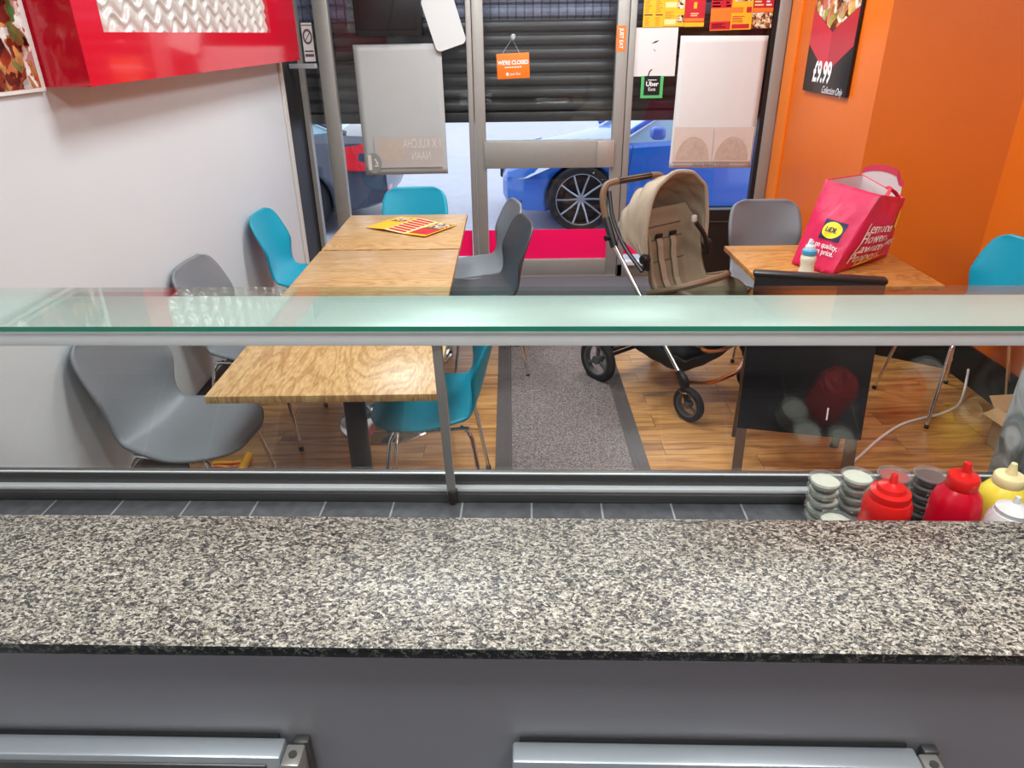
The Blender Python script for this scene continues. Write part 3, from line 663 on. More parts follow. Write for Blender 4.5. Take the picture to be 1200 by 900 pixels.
# ------------------------------------------------------------------ pushchair (local +x is its front)
KH = mat('khaki_fabric', (162,146,122), .85, noise=.08, nscale=35, bump=.25, bscale=420, sheen=.3)
KH_D = mat('khaki_lining', (140,122,98), .9, noise=.08, nscale=30, bump=.2, bscale=300)
LEATH = mat('brown_leather', (122,94,70), .5, noise=.1, nscale=60, bump=.1, bscale=300)
COPPER = mat('warm_chrome', (214,190,170), .2, 1.0)
BLK_F = mat('black_fabric', (26,26,31), .85, noise=.2, nscale=60, bump=.2, bscale=300)
pc = thing('pushchair', 'khaki pushchair with brown leather handle standing between the mat and the right table', 'pushchair', (.87,3.47,0), math.atan2(-.8,.6))
# +y is the right hand side seen from the counter; the near left side is -y
def hood_pt(u, v):      # u across from left pivot to right pivot, v from the rear to the front rim
    th = math.pi*u; ph = R(158-65*v)
    rib = 1-.05*abs(math.sin(math.pi*v*4.0))**.7*math.sin(th)
    c, s_ = math.cos(th), math.sin(th)
    y = -.222*(1+.16*s_)*math.copysign(abs(c)**.84, c); r = (.320+.066*v)*abs(s_)**.76*rib
    wr = .004*math.sin(23*u+9*v)+.003*math.sin(41*u-17*v)
    return Vector((-.06+(r+wr)*math.cos(ph), y+wr*.6, .725+(r+wr)*math.sin(ph)))
b = B(); b.grid(hood_pt, 56, 48); h = solid(obj('hood', b, KH, pc, angle=60), .012)
b = B(); b.tube([hood_pt(k/40,1.0)+Vector((.004,0,0)) for k in range(41)],.011,seg=8); obj('rim_piping', b, KH, h)
for k, v in enumerate((.25,.5,.75)):
    b = B(); b.tube([hood_pt(.04+.92*i/40,v)+Vector((0,0,.002)) for i in range(41)],.005,seg=6); obj('seam', b, KH_D, h)
for s in (-1,1):
    b = B(); b.lathe([(0,-.016),(.026,-.016),(.028,0),(.022,.014),(0,.016)],18,M=Matrix.Translation((-.055,s*.232,.725)) @ Matrix.Rotation(R(90),4,'X')); b.box((-.045,s*.226,.70),(.035,.016,.06),bev=.006)
    obj('hood_hinge', b, BLACK, pc)
# seat: one deep channel from headrest to footrest
SP = [(0,(-.195,.92)),(.30,(-.15,.775)),(.55,(-.105,.60)),(.66,(-.05,.515)),(.72,(.0,.495)),(.85,(.16,.525)),(.90,(.215,.50)),(1.0,(.275,.36))]
def seat_pt(u, v):
    s = u*2-1; p = interp(SP, v); d = (interp(SP, min(1,v+.02))-interp(SP, max(0,v-.02))).normalized(); nr = Vector((d.y*-1, d.x)); 
    if nr.x < 0 and v < .6: nr = -nr
    if v >= .6 and nr.y < 0: nr = -nr
    w = .185-.03*max(0,.25-v); a = max(0,(abs(s)-.74)/.26)
    lift = (.085*min(1,v*3+.25))*a**.8*(1 if v < .88 else max(0,(1-v)/.12))
    q = p+nr*(lift+.003*math.sin(40*v)*(1-a))
    return Vector((q.x, s*w if a == 0 else math.copysign(w*(.74+.26*min(1,a*1.2)), s), q.y))
b = B(); b.grid(seat_pt, 26, 60); se = solid(obj('seat', b, KH_D, pc, angle=75), .016)
for v in (.18,.30,.46):
    b = B(); b.tube([seat_pt(.14+.72*i/12,v)+Vector((.010,0,.004)) for i in range(13)],.0035,seg=6); obj('quilt_seam', b, mat('seam_thread', (112,98,78), .9), se)
for s in (.36,.64):
    b = B(); pts = [seat_pt(s+(.5-s)*.25*k/10,.27+.045*k)+Vector((.018,0,.006)) for k in range(9)]
    for p0, p1 in zip(pts, pts[1:]): b.prism([p0+Vector((0,-.018,0)),p0+Vector((0,.018,0)),p1+Vector((0,.018,0)),p1+Vector((0,-.018,0))], (.004,0,.002))
    st_ = obj('harness_strap', b, KH, pc)
    b = B(); c_ = pts[0]+Vector((.008,0,.0)); b.box(c_,(.014,.046,.022),bev=.004); obj('strap_slot', b, BLACK, st_)
b = B(); b.tube([(-.03,.10,.86),(.0,.135,.80),(.0,.16,.74),(-.02,.175,.69)],.012,smooth=5,flat=1.0); obj('hood_strap', b, BLACK, pc)
b = B(); b.box((-.035,.088,.882),(.02,.026,.034),bev=.006); obj('hood_clip', b, mat('pale_clip', (206,206,200), .4), pc)
b = B(); b.tube([(-.02,-.222,.56),(.05,-.215,.585),(.13,-.185,.618),(.185,-.10,.640),(.20,0,.645),(.185,.10,.640),(.13,.185,.618),(.05,.215,.585),(-.02,.222,.56)],.017,smooth=5); obj('bumper_bar', b, LEATH, pc)
b = B(); b.tube([(-.325,-.235,.86),(-.36,-.232,.96),(-.37,-.215,1.015),(-.375,-.17,1.038),(-.375,0,1.042),(-.375,.17,1.038),(-.37,.215,1.015),(-.36,.232,.96),(-.325,.235,.86)],.017,smooth=6); ha = obj('handlebar', b, LEATH, pc)
b = B(); b.tube([(-.376,-.12,1.041),(-.376,.12,1.041)],.0185); obj('handle_grip', b, BLACK, ha)
for s in (-1,1):
    b = B(); b.tube([(-.33,s*.235,.88),(-.27,s*.24,.775),(-.255,s*.24,.745)],.019); b.cyl((-.285,s*.24,.79),(-.285,s*.275,.79),.014); cl_ = obj('fold_joint', b, BLACK, pc)
    b = B(); b.tube([(-.265,s*.24,.765),(.255,s*.25,.215)],.0125,seg=12); obj('frame_tube', b, CHROME, pc)
    b = B(); b.tube([(-.36,s*.19,1.0),(-.30,s*.215,.88),(-.20,s*.225,.76),(-.07,s*.225,.66)],.011,smooth=5); obj('seat_arm', b, BLACK, pc)
    b = B(); b.tube([(-.02,s*.225,.50),(-.14,s*.245,.32),(-.28,s*.245,.15)],.0135,seg=12,smooth=4); obj('rear_tube', b, BLACK, pc)
    b = B(); b.tube([(.235,s*.25,.24),(.27,s*.25,.20),(.285,s*.25,.165)],[.020,.024,.026,.022],smooth=4); b.cyl((.285,s*.25,.16),(.285,s*.25,.148),.027); b.tube([(.285,s*.25,.155),(.30,s*.25,.12),(.315,s*.25,.085)],.017,smooth=4); fk = obj('front_fork', b, BLACK, pc)
    b = B(); b.cyl((.285,s*.25,.146),(.285,s*.25,.153),.0285,seg=20); obj('fork_ring', b, COPPER, fk)
    for (wx, wr, ww) in ((.315,.088,.035),(-.29,.125,.04)):
        M = Matrix.Translation((wx, s*(.25 if wx > 0 else .285), wr)) @ Matrix.Rotation(R(90),4,'X')
        b = B(); b.lathe([(wr*.70,-ww*.40),(wr*.90,-ww*.5),(wr,-ww*.3),(wr,ww*.3),(wr*.90,ww*.5),(wr*.70,ww*.40),(wr*.70,-ww*.40)],36,M=M)
        w_ = obj('wheel', b, RUBBER, pc)
        b = B(); b.lathe([(wr*.64,-ww*.45),(wr*.72,-ww*.45),(wr*.72,ww*.45),(wr*.64,ww*.45),(wr*.64,-ww*.45)],36,M=M); b.lathe([(0,-ww*.55),(wr*.2,-ww*.5),(wr*.2,ww*.5),(0,ww*.55)],18,M=M)
        for k in range(3):
            a = R(90+120*k); b.tube([M @ Vector((wr*.15*math.cos(a),wr*.15*math.sin(a),0)), M @ Vector((wr*.68*math.cos(a),wr*.68*math.sin(a),0))],wr*.085)
        obj('rim', b, mat('wheel_rim_grey', (92,94,98), .35, .4), w_)
b = B(); b.cyl((-.29,-.265,.125),(-.29,.265,.125),.011); b.tube([(-.28,-.245,.16),(-.28,.245,.16)],.012); obj('rear_axle', b, BLACK, pc)
b = B(); b.tube([(.27,-.235,.185),(.32,-.12,.168),(.33,0,.165),(.32,.12,.168),(.27,.235,.185)],.011,smooth=5); obj('front_bar', b, COPPER, pc)
b = B(); b.tube([(.235,-.16,.40),(.285,-.15,.345),(.31,-.09,.325),(.315,0,.32),(.31,.09,.325),(.285,.15,.345),(.235,.16,.40)],.010,smooth=5); obj('footrest_bar', b, COPPER, pc)
def bask(u, v):
    x = -.27+.52*u; y = -.225+.45*v
    sag = (1-(2*v-1)**4)*(1-(2*u-1)**4)
    return Vector((x, y, .335-.05*u-.155*sag+.003*math.sin(30*u+20*v)))
b = B(); b.grid(bask, 24, 22); ba = solid(obj('basket', b, BLK_F, pc, angle=70), .006)
b = B(); b.box((-.02,0,.30),(.46,.40,.09),bev=.04,seg=3); obj('basket_bag', b, BLK_F, pc)

# ------------------------------------------------------------------ pink shopping bag
PINK = mat('pink_woven_bag', (214,30,84), .42, noise=.07, nscale=14, bump=.25, bscale=30)
BAGIN = mat('white_bag_lining', (222,214,214), .6)
PINK_D = mat('dark_pink_band', (188,22,62), .5)
bg = thing('shopping_bag', 'bright pink woven shopping bag with white lettering on the right table', 'bag', (1.54,3.22,.75))
O = Vector((1.54,3.22,.75))
A_,B_,C_,D_ = [Vector((x,y,.757))-O for x, y in ((1.293,3.183),(1.405,3.005),(1.775,3.275),(1.665,3.455))]
a_,b_,c_,d_ = [Vector(p)-O for p in ((1.415,3.255,1.118),(1.580,3.075,1.085),(1.815,3.300,1.022),(1.680,3.475,1.100))]
def face(p00, p10, p01, p11, bulge, ph):
    n0 = ((p10-p00).cross(p01-p00)).normalized()
    if n0.dot((p00+p11)/2-Vector((0,0,.17))) < 0: n0 = -n0
    def f(u, v, off=0.0):
        u, v = min(.9999,max(0,u)), min(1.0,max(0,v))
        p = (p00*(1-u)+p10*u)*(1-v)+(p01*(1-u)+p11*u)*v
        w = math.sin(math.pi*u)*math.sin(math.pi*min(1,v*1.05))
        wr = .006*math.sin(9*u+5*v+ph)*math.sin(7*v-3*u+ph)+.004*math.sin(21*u-13*v+ph)*math.sin(11*v+ph)
        return p+n0*(bulge*w+wr*max(0,math.sin(math.pi*u))**.6*max(0,math.sin(math.pi*min(1,v*.97+.03)))**.6+off)
    return f
fL, fR, fB, fK = face(A_,B_,a_,b_,.022,0.4), face(B_,C_,b_,c_,.030,1.7), face(C_,D_,c_,d_,.015,2.2), face(D_,A_,d_,a_,.02,3.1)
b = B()
for f in (fL,fR,fB,fK): b.grid(lambda u, v, f=f: f(u,v), 20, 24)
b.grid(lambda u, v: (A_*(1-u)+B_*u)*(1-v)+(D_*(1-u)+C_*u)*v, 4, 4)
bmesh.ops.remove_doubles(b.bm, verts=b.bm.verts, dist=.0015); bmesh.ops.recalc_face_normals(b.bm, faces=b.bm.faces)
solid(obj('body', b, [PINK], bg, angle=70), .0025, -1)
b = B()
for f in (fR,fB,fK,fL): b.grid(lambda u, v, f=f: f(u,.80+.19*v,-.006), 12, 4)
obj('lining', b, BAGIN, bg, angle=70)
b = B(); k0_ = fB(1.0,1.0)
bp_ = [fB(1.0-.9*t,1.0)+Vector((.0,.006,.004+.066*math.sin(math.pi*min(1,t*.62))**.8*(1 if t < .9 else .55))) for t in [i/12 for i in range(13)]]
for p, r_ in zip(bp_, bp_[1:]): b.prism([p,r_,r_+Vector((.006,.004,.026)),p+Vector((.006,.004,.026))], (-.003,-.003,0))
hd = obj('handle', b, PINK_D, bg)
b = B(); 
for p, r_ in zip(bp_, bp_[1:]):
    b.prism([p-Vector((0,0,.10)),r_-Vector((0,0,.10)),r_,p], (-.001,-.001,0))
obj('inner_flap', b, BAGIN, bg)
b = B(); b.tube([fR(.25,.99),fR(.32,1.0)+Vector((.0,.0,.03)),fR(.5,1.0)+Vector((-.02,.03,.035)),fR(.72,.99)+Vector((-.01,.02,.02)),fR(.8,.97)],.009,smooth=5,flat=.4); obj('handle', b, mat('red_handle', (214,30,50), .5), bg)
def onf(f, cu, cv, du, dv, off, rot=0.0):
    c, s_ = math.cos(rot), math.sin(rot)
    return lambda x, y: f(cu+(x*c-y*s_)*du, cv+(x*s_+y*c)*dv, off)
b = B()
for k, s in enumerate(('Lemons,','Flowers,','Lawnmowers,','Peppers.')): [letter(b, s, .066, onf(fR,.12+q_,.58-.135*k,2.55,2.9,.006+abs(q_)*.05), align='LEFT') for q_ in (-.004,0,.004)]
for k, s in enumerate(('Big on quality,','Lidl on price.')): letter(b, s, .032, onf(fL,.54,.29-.075*k,3.6,2.7,.006), bold=.0006)
obj('lettering', b, WT, bg, False)
b = B(); NB = mat('logo_navy', (24,34,86), .5); YL = mat('logo_yellow', (250,226,20), .5); RDL = mat('logo_red', (206,24,40), .5)
def patch(b, f, poly, off, m):
    t = bmesh.new(); vs = [t.verts.new(f(x, y, off)) for x, y in poly]
    cx, cy = sum(q[0] for q in poly)/len(poly), sum(q[1] for q in poly)/len(poly); cv = t.verts.new(f(cx, cy, off))
    for k in range(len(vs)): t.faces.new((cv, vs[k], vs[(k+1)%len(vs)]))
    b.merge(t, m)
lc = (.60,.475)
b.grid(lambda u, v: fL(lc[0]-.21+.42*u, lc[1]-.115+.23*v, .004), 10, 10, m=0)
t = [(lc[0]+.185*math.cos(2*math.pi*k/28), lc[1]+.098*math.sin(2*math.pi*k/28)) for k in range(28)]
b.grid(lambda u, v: fL(lc[0]+.185*v*math.cos(2*math.pi*u), lc[1]+.098*v*math.sin(2*math.pi*u), .0055), 28, 5, m=1)
[letter(b, 'LiDL', .034, onf(fL,lc[0]+q_,lc[1],3.3,2.5,.0078+abs(q_)*.02), m=0) for q_ in (-.006,.006)]
obj('logo', b, [NB,YL,RDL], bg, False)
b = B(); patch(b, fR, [(.82,.55),(.9,.52),(.96,.72),(.93,.86),(.88,.78)], .004, 0); obj('yellow_print', b, YL, bg, False)
b = B(); patch(b, fR, [(.28,.03),(.55,.05),(.9,.10),(.6,.115),(.35,.075)], .004, 0); obj('leaf_print', b, YL, bg, False)

# baby bottle
bb = thing('baby_bottle', 'small baby bottle of milk with blue collar in front of the pink bag', 'bottle', (1.283,2.985,.75))
b = B(); b.lathe([(0,0),(.029,0),(.033,.006),(.033,.03),(.028,.05),(.030,.07),(.033,.085),(.031,.097),(.026,.104),(0,.104)],24); obj('body', b, mat('milky_plastic', (232,230,208), .3), bb)
b = B(); b.lathe([(0,.104),(.029,.104),(.031,.108),(.030,.124),(.024,.130),(0,.130)],24); obj('collar', b, mat('blue_collar', (86,172,214), .4), bb)
b = B(); b.lathe([(.022,.130),(.020,.142),(.010,.150),(.008,.164),(.005,.170),(0,.171)],18); obj('teat', b, mat('clear_teat', (214,222,226), .3), bb)

# A-board
ab = thing('pavement_board', 'folding black chalkboard sign on wooden legs beside the right table', 'sign board', (1.235,2.74,0), R(-14))
CH = mat('black_chalkboard', (20,19,21), .28, noise=.2, nscale=10); WOODD = mat('dark_stained_wood', (92,68,54), .5, noise=.2, nscale=40)
def leanbox(b, x0, x1, z0, z1, th, y_top, y_bot, ztop=.83, m=0):
    f = lambda z: y_bot+(y_top-y_bot)*z/ztop
    b.prism([(x0,f(z0)-th/2,z0),(x1,f(z0)-th/2,z0),(x1,f(z1)-th/2,z1),(x0,f(z1)-th/2,z1)], (0,th,0), m)
b = B(); leanbox(b,-.245,.245,.20,.825,.022,0,-.20); obj('front_board', b, CH, ab)
b = B(); leanbox(b,-.245,-.205,.0,.21,.02,0,-.20); obj('leg', b, WOODD, ab)
b = B(); leanbox(b,.19,.235,.0,.21,.02,0,-.20); obj('leg', b, WOODD, ab)
b = B(); leanbox(b,-.235,-.20,.0,.80,.02,.03,.12); obj('leg', b, WOODD, ab)
b = B(); leanbox(b,.20,.235,.0,.80,.02,.03,.12); obj('leg', b, WOODD, ab)
b = B(); leanbox(b,-.20,.20,.24,.78,.016,.03,.12); obj('rear_board', b, CH, ab)
b = B(); b.box((0,.012,.829),(.505,.055,.022),bev=.008); obj('top_cap', b, BLACK, ab)
b = B(); 
for x in (-.10,-.08): b.cyl((x,-.02-(.83-.62)*.24,.62 if x > -.09 else .50),(x,-.06,.62 if x > -.09 else .50),.003)
b.bm.clear(); leanbox(b,.10,.106,.27,.32,.0015,-.0115,-.2115); obj('chalk_mark', b, WT, ab, False)

# cardboard box, cable, leaflets
CARD = mat('brown_cardboard', (182,150,104), .8, noise=.08, nscale=30)
cb = thing('cardboard_box', 'small open brown cardboard box on the floor by the right wall', 'box', (2.295,2.70,0), R(6))
b = B(); w_, d_2, h_ = .10, .13, .16
for (x0,x1,y0,y1) in ((-w_,w_,-d_2,-d_2+.004),(-w_,w_,d_2-.004,d_2),(-w_,-w_+.004,-d_2,d_2),(w_-.004,w_,-d_2,d_2)): b.span(x0,x1,y0,y1,0,h_)
b.span(-w_,w_,-d_2,d_2,0,.004); obj('box_body', b, CARD, cb, False)
for nm, c, s, r in (('flap',(-w_-.03,0,h_+.012),(.07,2*d_2,.004),(0,R(-22),0)),('flap',(w_-.05,0,h_+.006),(.10,2*d_2-.01,.004),(0,R(4),0)),('flap',(0,d_2+.03,h_+.028),(2*w_,.08,.004),(R(40),0,0))):
    b = B(); b.box(c,s,rot=r); obj(nm, b, CARD, cb, False)
b = B(); b.tube([(1.31,2.50,.006),(1.50,2.66,.006),(1.70,2.85,.006),(1.87,2.985,.006),(2.0,3.045,.006),(2.12,3.09,.006),(2.25,3.17,.01),(2.34,3.28,.03),(2.40,3.38,.11)],.0065,smooth=8)
o = obj('cable', b, mat('white_cable', (232,226,222), .4)); tag(o, 'white cable lying on the wood floor at the right', 'cable')
ml = thing('menu_leaflet', 'open folded menu leaflet lying on the far end of the left tables', 'leaflet', (-.545,3.985,.751), R(-32))
LF = [Y1,RD,CR,MF,BR]
def leaf(b, x0, x1, y0, y1, z0, z1, m): b.prism([(x0,y0,z0),(x1,y0,z1),(x1,y1,z1),(x0,y1,z0)], (0,0,.0012), m)
b = B(); leaf(b,-.21,-.07,-.16,.14,.006,.012,0); leaf(b,-.07,.07,-.16,.14,.012,.004,2); leaf(b,.07,.21,-.16,.14,.004,.008,0)
for k in range(7): leaf(b,-.06,.055,-.14+.04*k,-.118+.04*k,.0135,.007,1)
leaf(b,-.18,-.09,.02,.11,.0092,.0135,3); leaf(b,.08,.2,-.13,-.02,.0062,.0095,1); leaf(b,.09,.2,.0,.12,.0065,.0095,3); leaf(b,.08,.2,-.02,-.005,.0062,.0095,4)
obj('sheet', b, LF, ml, False)
fl = thing('menu_leaflet', 'crumpled rolled menu leaflet dropped on the floor under the nearest grey chair', 'leaflet', (-1.235,2.655,.0), R(4))
def rollp(u, v):
    a = v*5.2
    return Vector((.06+.02*math.sin(a)*(1-.1*u)-.01, -.08+.17*u, .024-.02*math.cos(a)))
b = B(); b.grid(lambda u, v: Vector((-.11+.17*u, -.08+.17*v, .004+.006*math.sin(9*u)*math.sin(7*v)**2)), 16, 12, m=0)
for k in range(5): b.grid(lambda u, v, k=k: Vector((-.10+.14*u, -.07+.03*k+.015*v, .0055+.006*math.sin(9*(.06+.82*u))*math.sin(7*(.06+.176*k+.088*v))**2)), 8, 2, m=1)
b.grid(rollp, 8, 20, m=0); obj('sheet', b, [Y1,RD], fl)

# ------------------------------------------------------------------ sauces on the ledge
CLEAR = glass('clear_pot_plastic', (250,252,251), .05, .05)
GARLIC = mat('white_sauce', (226,222,204), .35); CHILLI = mat('red_sauce', (176,44,30), .3); BROWN = mat('brown_sauce', (70,26,22), .3)
POTS = {}
ORD = ['bottom','second from bottom','third from bottom','fourth from bottom','fifth from bottom','sixth from bottom']
def pot(kind, x, y, z, label, group, tilt=(0,0)):
    if kind not in POTS:
        t = thing('sauce_pot', label, 'sauce pot', (x,y,z), 0, group)
        b = B(); b.lathe([(0,0),(.0225,0),(.0235,.002),(.028,.017),(.0275,.017),(.0225,.003),(0,.0025)],24); obj('tub', b, CLEAR, t)
        b = B(); b.lathe([(0,.003),(.0222,.003),(.0265,.0135),(0,.0135)],24); obj('sauce', b, {'w':GARLIC,'r':CHILLI,'b':BROWN}[kind], t)
        b = B(); b.lathe([(0,.0165),(.0265,.0165),(.0270,.0195),(.031,.0195),(.0315,.0160),(.0305,.0160),(.0302,.0188),(.0278,.0188),(.0272,.0155),(0,.0158)],28); obj('lid', b, CLEAR, t)
        POTS[kind] = t
    else:
        t = copy_tree(POTS[kind]); t['label'] = label; t['group'] = group
    t.location = (x,y,z); t.rotation_euler = (tilt[0],tilt[1],random.random()*6); return t
def stack(kind, x, y, n, where, group, dx=0, dy=0):
    for k in range(n):
        pot(kind, x+dx*k+random.uniform(-.001,.001), y+dy*k+random.uniform(-.001,.001), .8605+.0198*k, 'sauce pot %s of %s' % ('topmost' if k == n-1 else ORD[k], where), group)
stack('w', .593, 1.122, 5, 'the leftmost stack of white sauce', 'white sauce pots, left stack', -.0005, .001)
stack('w', .659, 1.138, 5, 'the white stack behind the red bottle', 'white sauce pots, second stack', -.0006)
stack('r', .729, 1.140, 5, 'the red sauce stack between two red bottles', 'red sauce pots')
stack('b', .796, 1.137, 5, 'the dark brown sauce stack at the right', 'brown sauce pots')
stack('w', .588, 1.053, 3, 'the low white stack in front of the left one', 'white sauce pots, low front stack')
def bottle(label, x, y, body, cap, colr, capc, name='squeeze_bottle'):
    t = thing(name, label, 'sauce bottle', (x,y,.8602), 0, 'squeeze bottles on the ledge')
    b = B(); b.lathe(body,32); obj('body', b, colr, t)
    b = B(); b.lathe(cap,28); obj('cap', b, capc, t); return t
RED1 = mat('red_bottle', (226,34,30), .33); RED2 = mat('crimson_bottle', (206,10,40), .28); YEL = mat('yellow_bottle', (240,214,70), .35); CREAM = mat('cream_cap', (236,216,160), .4); WB = mat('white_bottle', (228,228,224), .35)
bottle('squat red squeeze bottle with stepped cap, nearest the white sauce pots', .659, 1.030, [(0,0),(.036,0),(.040,.006),(.041,.06),(.039,.085),(.041,.10),(.040,.112),(.036,.122),(.0,.124)], [(.033,.120),(.034,.128),(.033,.136),(.024,.139),(.022,.147),(.013,.150),(.007,.154),(.0055,.168),(.003,.171),(0,.171)], RED1, RED1)
bottle('tall crimson squeeze bottle with ribbed red cap, right of the brown pots', .792, 1.046, [(0,0),(.038,0),(.042,.006),(.042,.06),(.042,.098),(.037,.118),(.026,.132),(.0,.134)], [(.024,.130),(.026,.134),(.026,.152),(.024,.156),(.012,.158),(.008,.164),(.0085,.17),(.006,.182),(.003,.184),(0,.184)], RED2, RED1)
bottle('white squeeze bottle in front of the yellow one', .851, .988, [(0,0),(.036,0),(.039,.006),(.039,.085),(.037,.104),(.030,.118),(.0,.12)], [(.027,.116),(.028,.126),(.020,.131),(.012,.134),(.006,.138),(.004,.150),(0,.151)], WB, WB)
bottle('yellow squeeze bottle with cream cap beside the marble panel', .905, 1.085, [(0,0),(.038,0),(.042,.006),(.042,.07),(.040,.09),(.030,.106),(.024,.112),(.0,.113)], [(.024,.108),(.026,.112),(.026,.126),(.024,.129),(.010,.132),(.008,.140),(.005,.154),(0,.156)], YEL, CREAM)

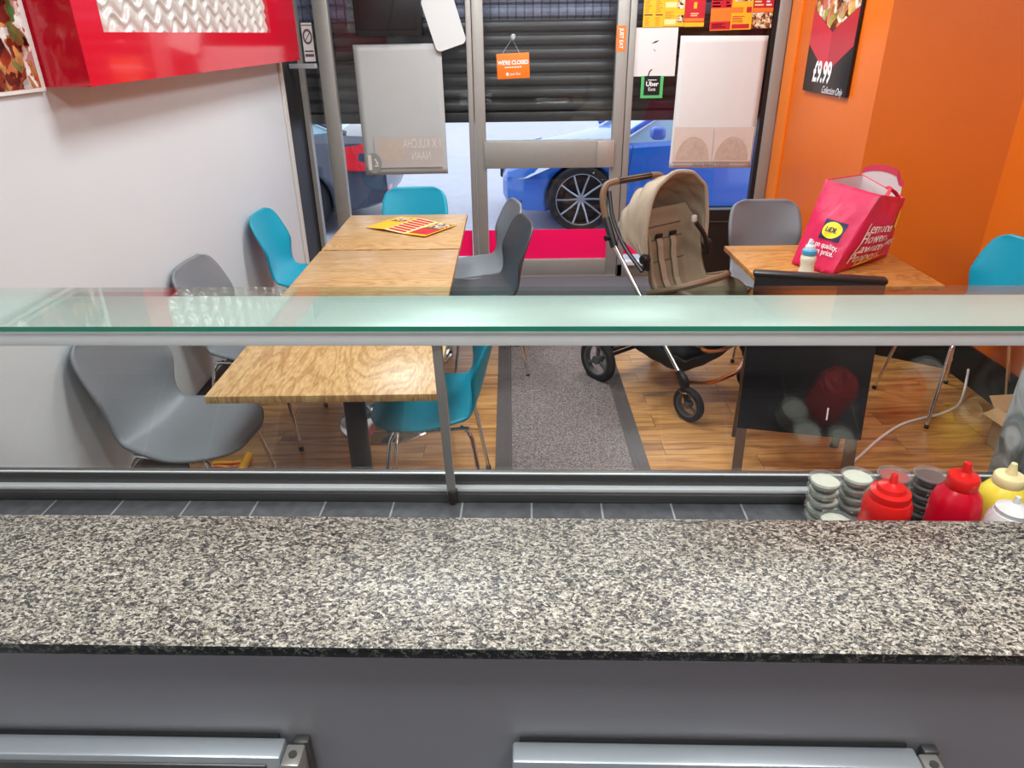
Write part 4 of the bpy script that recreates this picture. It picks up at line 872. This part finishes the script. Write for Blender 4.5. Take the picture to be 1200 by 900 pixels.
# ------------------------------------------------------------------ cars outside
TYRE = mat('car_tyre', (30,30,34), .8, noise=.3, nscale=20); WIN = mat('car_window', (150,190,214), .1, coat=.5); DARKW = mat('car_window_dark', (40,46,56), .1, coat=.5); LAMP_R = mat('tail_lamp_red', (226,30,50), .2, coat=.5); LAMP_W = mat('head_lamp_clear', (200,214,226), .12, .3)
CS = [(0.0,.34,.52,.60),(.05,.24,.62,.72),(.22,.19,.70,.83),(.6,.17,.77,.885),(1.25,.17,.90,.90),(1.9,.17,.94,.90),(3.3,.17,.97,.90),(3.95,.20,.99,.88),(4.3,.24,.97,.82),(4.46,.28,.92,.74),(4.52,.40,.80,.66)]
def car(label, loc, rz, paint, glassm, rear_win=None):
    t = thing('car', label, 'car', loc, rz)
    def st_(x):
        for (x0,*a), (x1,*c) in zip(CS, CS[1:]):
            if x0 <= x <= x1:
                k = (x-x0)/(x1-x0); return [p+(q_-p)*k for p, q_ in zip(a, c)]
    def sec(x):
        zb, zt, w = st_(x); h = zt-zb
        P = [(0,zb),(w*.80,zb),(w*.95,zb+.05*h),(w*.985,zb+.25*h),(w,zb+.50*h),(w*.975,zb+.62*h),(w*.985,zb+.78*h),(w*.95,zb+.90*h),(w*.85,zt-.01),(w*.5,zt+.02),(0,zt+.025)]
        return P+[(-y, z) for y, z in P[-2:0:-1]]
    xs = sorted(set([c[0] for c in CS]+[.12,.4,.8,1.0,1.5,2.3,2.7,3.0,3.6,4.15]))
    tb = bmesh.new(); rings = [[tb.verts.new((x,y,z)) for y, z in sec(x)] for x in xs]
    for a, c in zip(rings, rings[1:]):
        for k in range(len(a)): tb.faces.new((a[k],a[(k+1)%len(a)],c[(k+1)%len(a)],c[k]))
    tb.faces.new(rings[0][::-1]); tb.faces.new(rings[-1]); bmesh.ops.recalc_face_normals(tb, faces=tb.faces)
    b = B(); b.merge(tb); body = obj('body', b, paint, t, angle=28)
    cuts = B()
    for wx in (.80,3.62):
        for s in (-1,1): cuts.cyl((wx,s*.62,.335),(wx,s*1.0,.335),.372,seg=40)
    co = obj('cutter', cuts, TYRE, t); md = body.modifiers.new('arch','BOOLEAN'); md.object = co; md.operation = 'DIFFERENCE'; md.solver = 'EXACT'
    dg = bpy.context.evaluated_depsgraph_get(); nm = bpy.data.meshes.new_from_object(body.evaluated_get(dg)); body.modifiers.clear(); body.data = nm
    bpy.data.objects.remove(co)
    # greenhouse
    G = [(1.18,.895,.80,.0),(1.95,1.335,.60,1),(2.35,1.385,.58,1),(2.9,1.37,.575,1),(3.35,1.28,.57,1),(4.12,.985,.66,0)]
    tb = bmesh.new(); rr = []
    for x, z, w, _ in G:
        bz = min(z-.005, st_(x)[1]-.03); wl = .80 if 1.2 < x < 4 else w
        rr.append([tb.verts.new((x,-wl,bz)),tb.verts.new((x,-w,z-.03)),tb.verts.new((x,-w*.8,z)),tb.verts.new((x,w*.8,z)),tb.verts.new((x,w,z-.03)),tb.verts.new((x,wl,bz))])
    for a, c in zip(rr, rr[1:]):
        for k in range(5): tb.faces.new((a[k],a[k+1],c[k+1],c[k]))
    tb.faces.new(rr[0]); tb.faces.new(rr[-1][::-1]); bmesh.ops.recalc_face_normals(tb, faces=tb.faces)
    b = B(); b.merge(tb); obj('window_glass', b, glassm, t, angle=25)
    b = B()
    for s in (-1,1):
        b.tube([(1.15,s*.80,.90),(1.95,s*.615,1.315),(2.4,s*.595,1.37),(2.95,s*.59,1.352),(3.4,s*.585,1.265),(4.15,s*.68,.985)],.026,smooth=3); b.tube([(2.62,s*.60,1.36),(2.68,s*.80,.95)],.028)
    tb = bmesh.new(); g_ = [[tb.verts.new((x, y, z+.012)) for y in (-w*.92,-w*.5,w*.5,w*.92)] for x, z, w in ((1.93,1.335,.60),(2.35,1.39,.58),(2.9,1.374,.575),(3.35,1.285,.57))]
    for a, c in zip(g_, g_[1:]):
        for k in range(3): tb.faces.new((a[k],a[k+1],c[k+1],c[k]))
    b.merge(tb); obj('roof', b, paint, t)
    for s in (-1,1):
        b = B(); b.box((1.52,s*.96,.985),(.14,.17,.12),bev=.04,seg=3); obj('wing_mirror', b, paint, t)
        b = B(); b.tube([(1.26,s*.905,.24),(1.25,s*.915,.5),(1.30,s*.895,.86)],.004); b.tube([(2.62,s*.91,.26),(2.66,s*.915,.6),(2.66,s*.89,.92)],.004); obj('door_seam', b, BLACK, t)
        b = B(); b.box((2.45,s*.905,.72),(.17,.02,.03),bev=.008); obj('door_handle', b, paint, t)
        b = B(); b.prism([(.03,s*.66,.50),(.25,s*.835,.55),(.50,s*.872,.66),(.46,s*.80,.735),(.20,s*.70,.685),(.05,s*.62,.60)], (.0,s*.015,.0)); obj('headlamp', b, LAMP_W, t)
        b = B(); b.prism([(4.02,s*.895,.66),(4.36,s*.815,.64),(4.535,s*.66,.66),(4.535,s*.60,.86),(4.36,s*.775,.90),(4.06,s*.865,.86)], (.01,s*.012,.0)); b.prism([(4.535,s*.67,.66),(4.535,s*.28,.66),(4.52,s*.28,.86),(4.52,s*.62,.86)], (.02,0,0)); obj('tail_lamp', b, LAMP_R, t)
        b = B(); b.box((4.50,s*.50,.42),(.05,.28,.045),bev=.01); obj('rear_reflector', b, LAMP_R, t)
        b = B(); b.prism([(.02,s*.58,.40),(.16,s*.765,.40),(.20,s*.795,.30),(.08,s*.68,.29)], (0,s*.012,0)); obj('lower_intake', b, BLACK, t)
        b = B(); b.box((2.2,s*.86,.20),(2.1,.06,.09),bev=.02); obj('sill', b, BLACK, t)
        for wx in (.80,3.62):
            M = Matrix.Translation((wx,s*.80,.335)) @ Matrix.Rotation(R(-90*s),4,'X')
            b = B(); b.lathe([(.24,-.10),(.31,-.10),(.335,-.07),(.335,.07),(.315,.10),(.262,.105),(.25,.08),(.24,-.10)],48,M=M); wh = obj('wheel', b, TYRE, t)
            b = B(); b.lathe([(.245,-.06),(.252,.10),(.262,.103),(.257,.09),(.247,.04)],48,M=M); b.lathe([(0,.07),(.035,.07),(.04,.06),(.04,.0),(0,0)],20,M=M)
            for k in range(10):
                a = 2*math.pi*k/10; b.tube([M @ Vector((.03*math.cos(a),.03*math.sin(a),.055)), M @ Vector((.14*math.cos(a+.03),.14*math.sin(a+.03),.075)), M @ Vector((.25*math.cos(a),.25*math.sin(a),.085))],[.013,.010,.010],seg=6)
            b.lathe([(0,-.03),(.245,-.03),(.245,-.05),(0,-.05)],32,m=1,M=M)
            obj('rim', b, [mat('alloy_rim', (168,172,180), .3, .7), BLACK], wh)
    b = B(); b.box((4.545,0,.60),(.015,.52,.115),bev=.004); obj('number_plate', b, mat('yellow_plate', (232,200,70), .5), t)
    b = B(); b.box((.0,0,.52),(.06,.5,.13),bev=.02); obj('grille', b, BLACK, t)
    return t
CARX = .73-.80
car('bright blue car parked outside the door and right window', (CARX,8.26,-.15), 0, mat('blue_car_paint', (38,112,214), .25, coat=.5), WIN)
car('dark car with red tail lamps parked outside the left window', (-5.78,8.30,-.15), R(-1), mat('dark_car_paint', (56,64,84), .3, coat=.4), WIN)
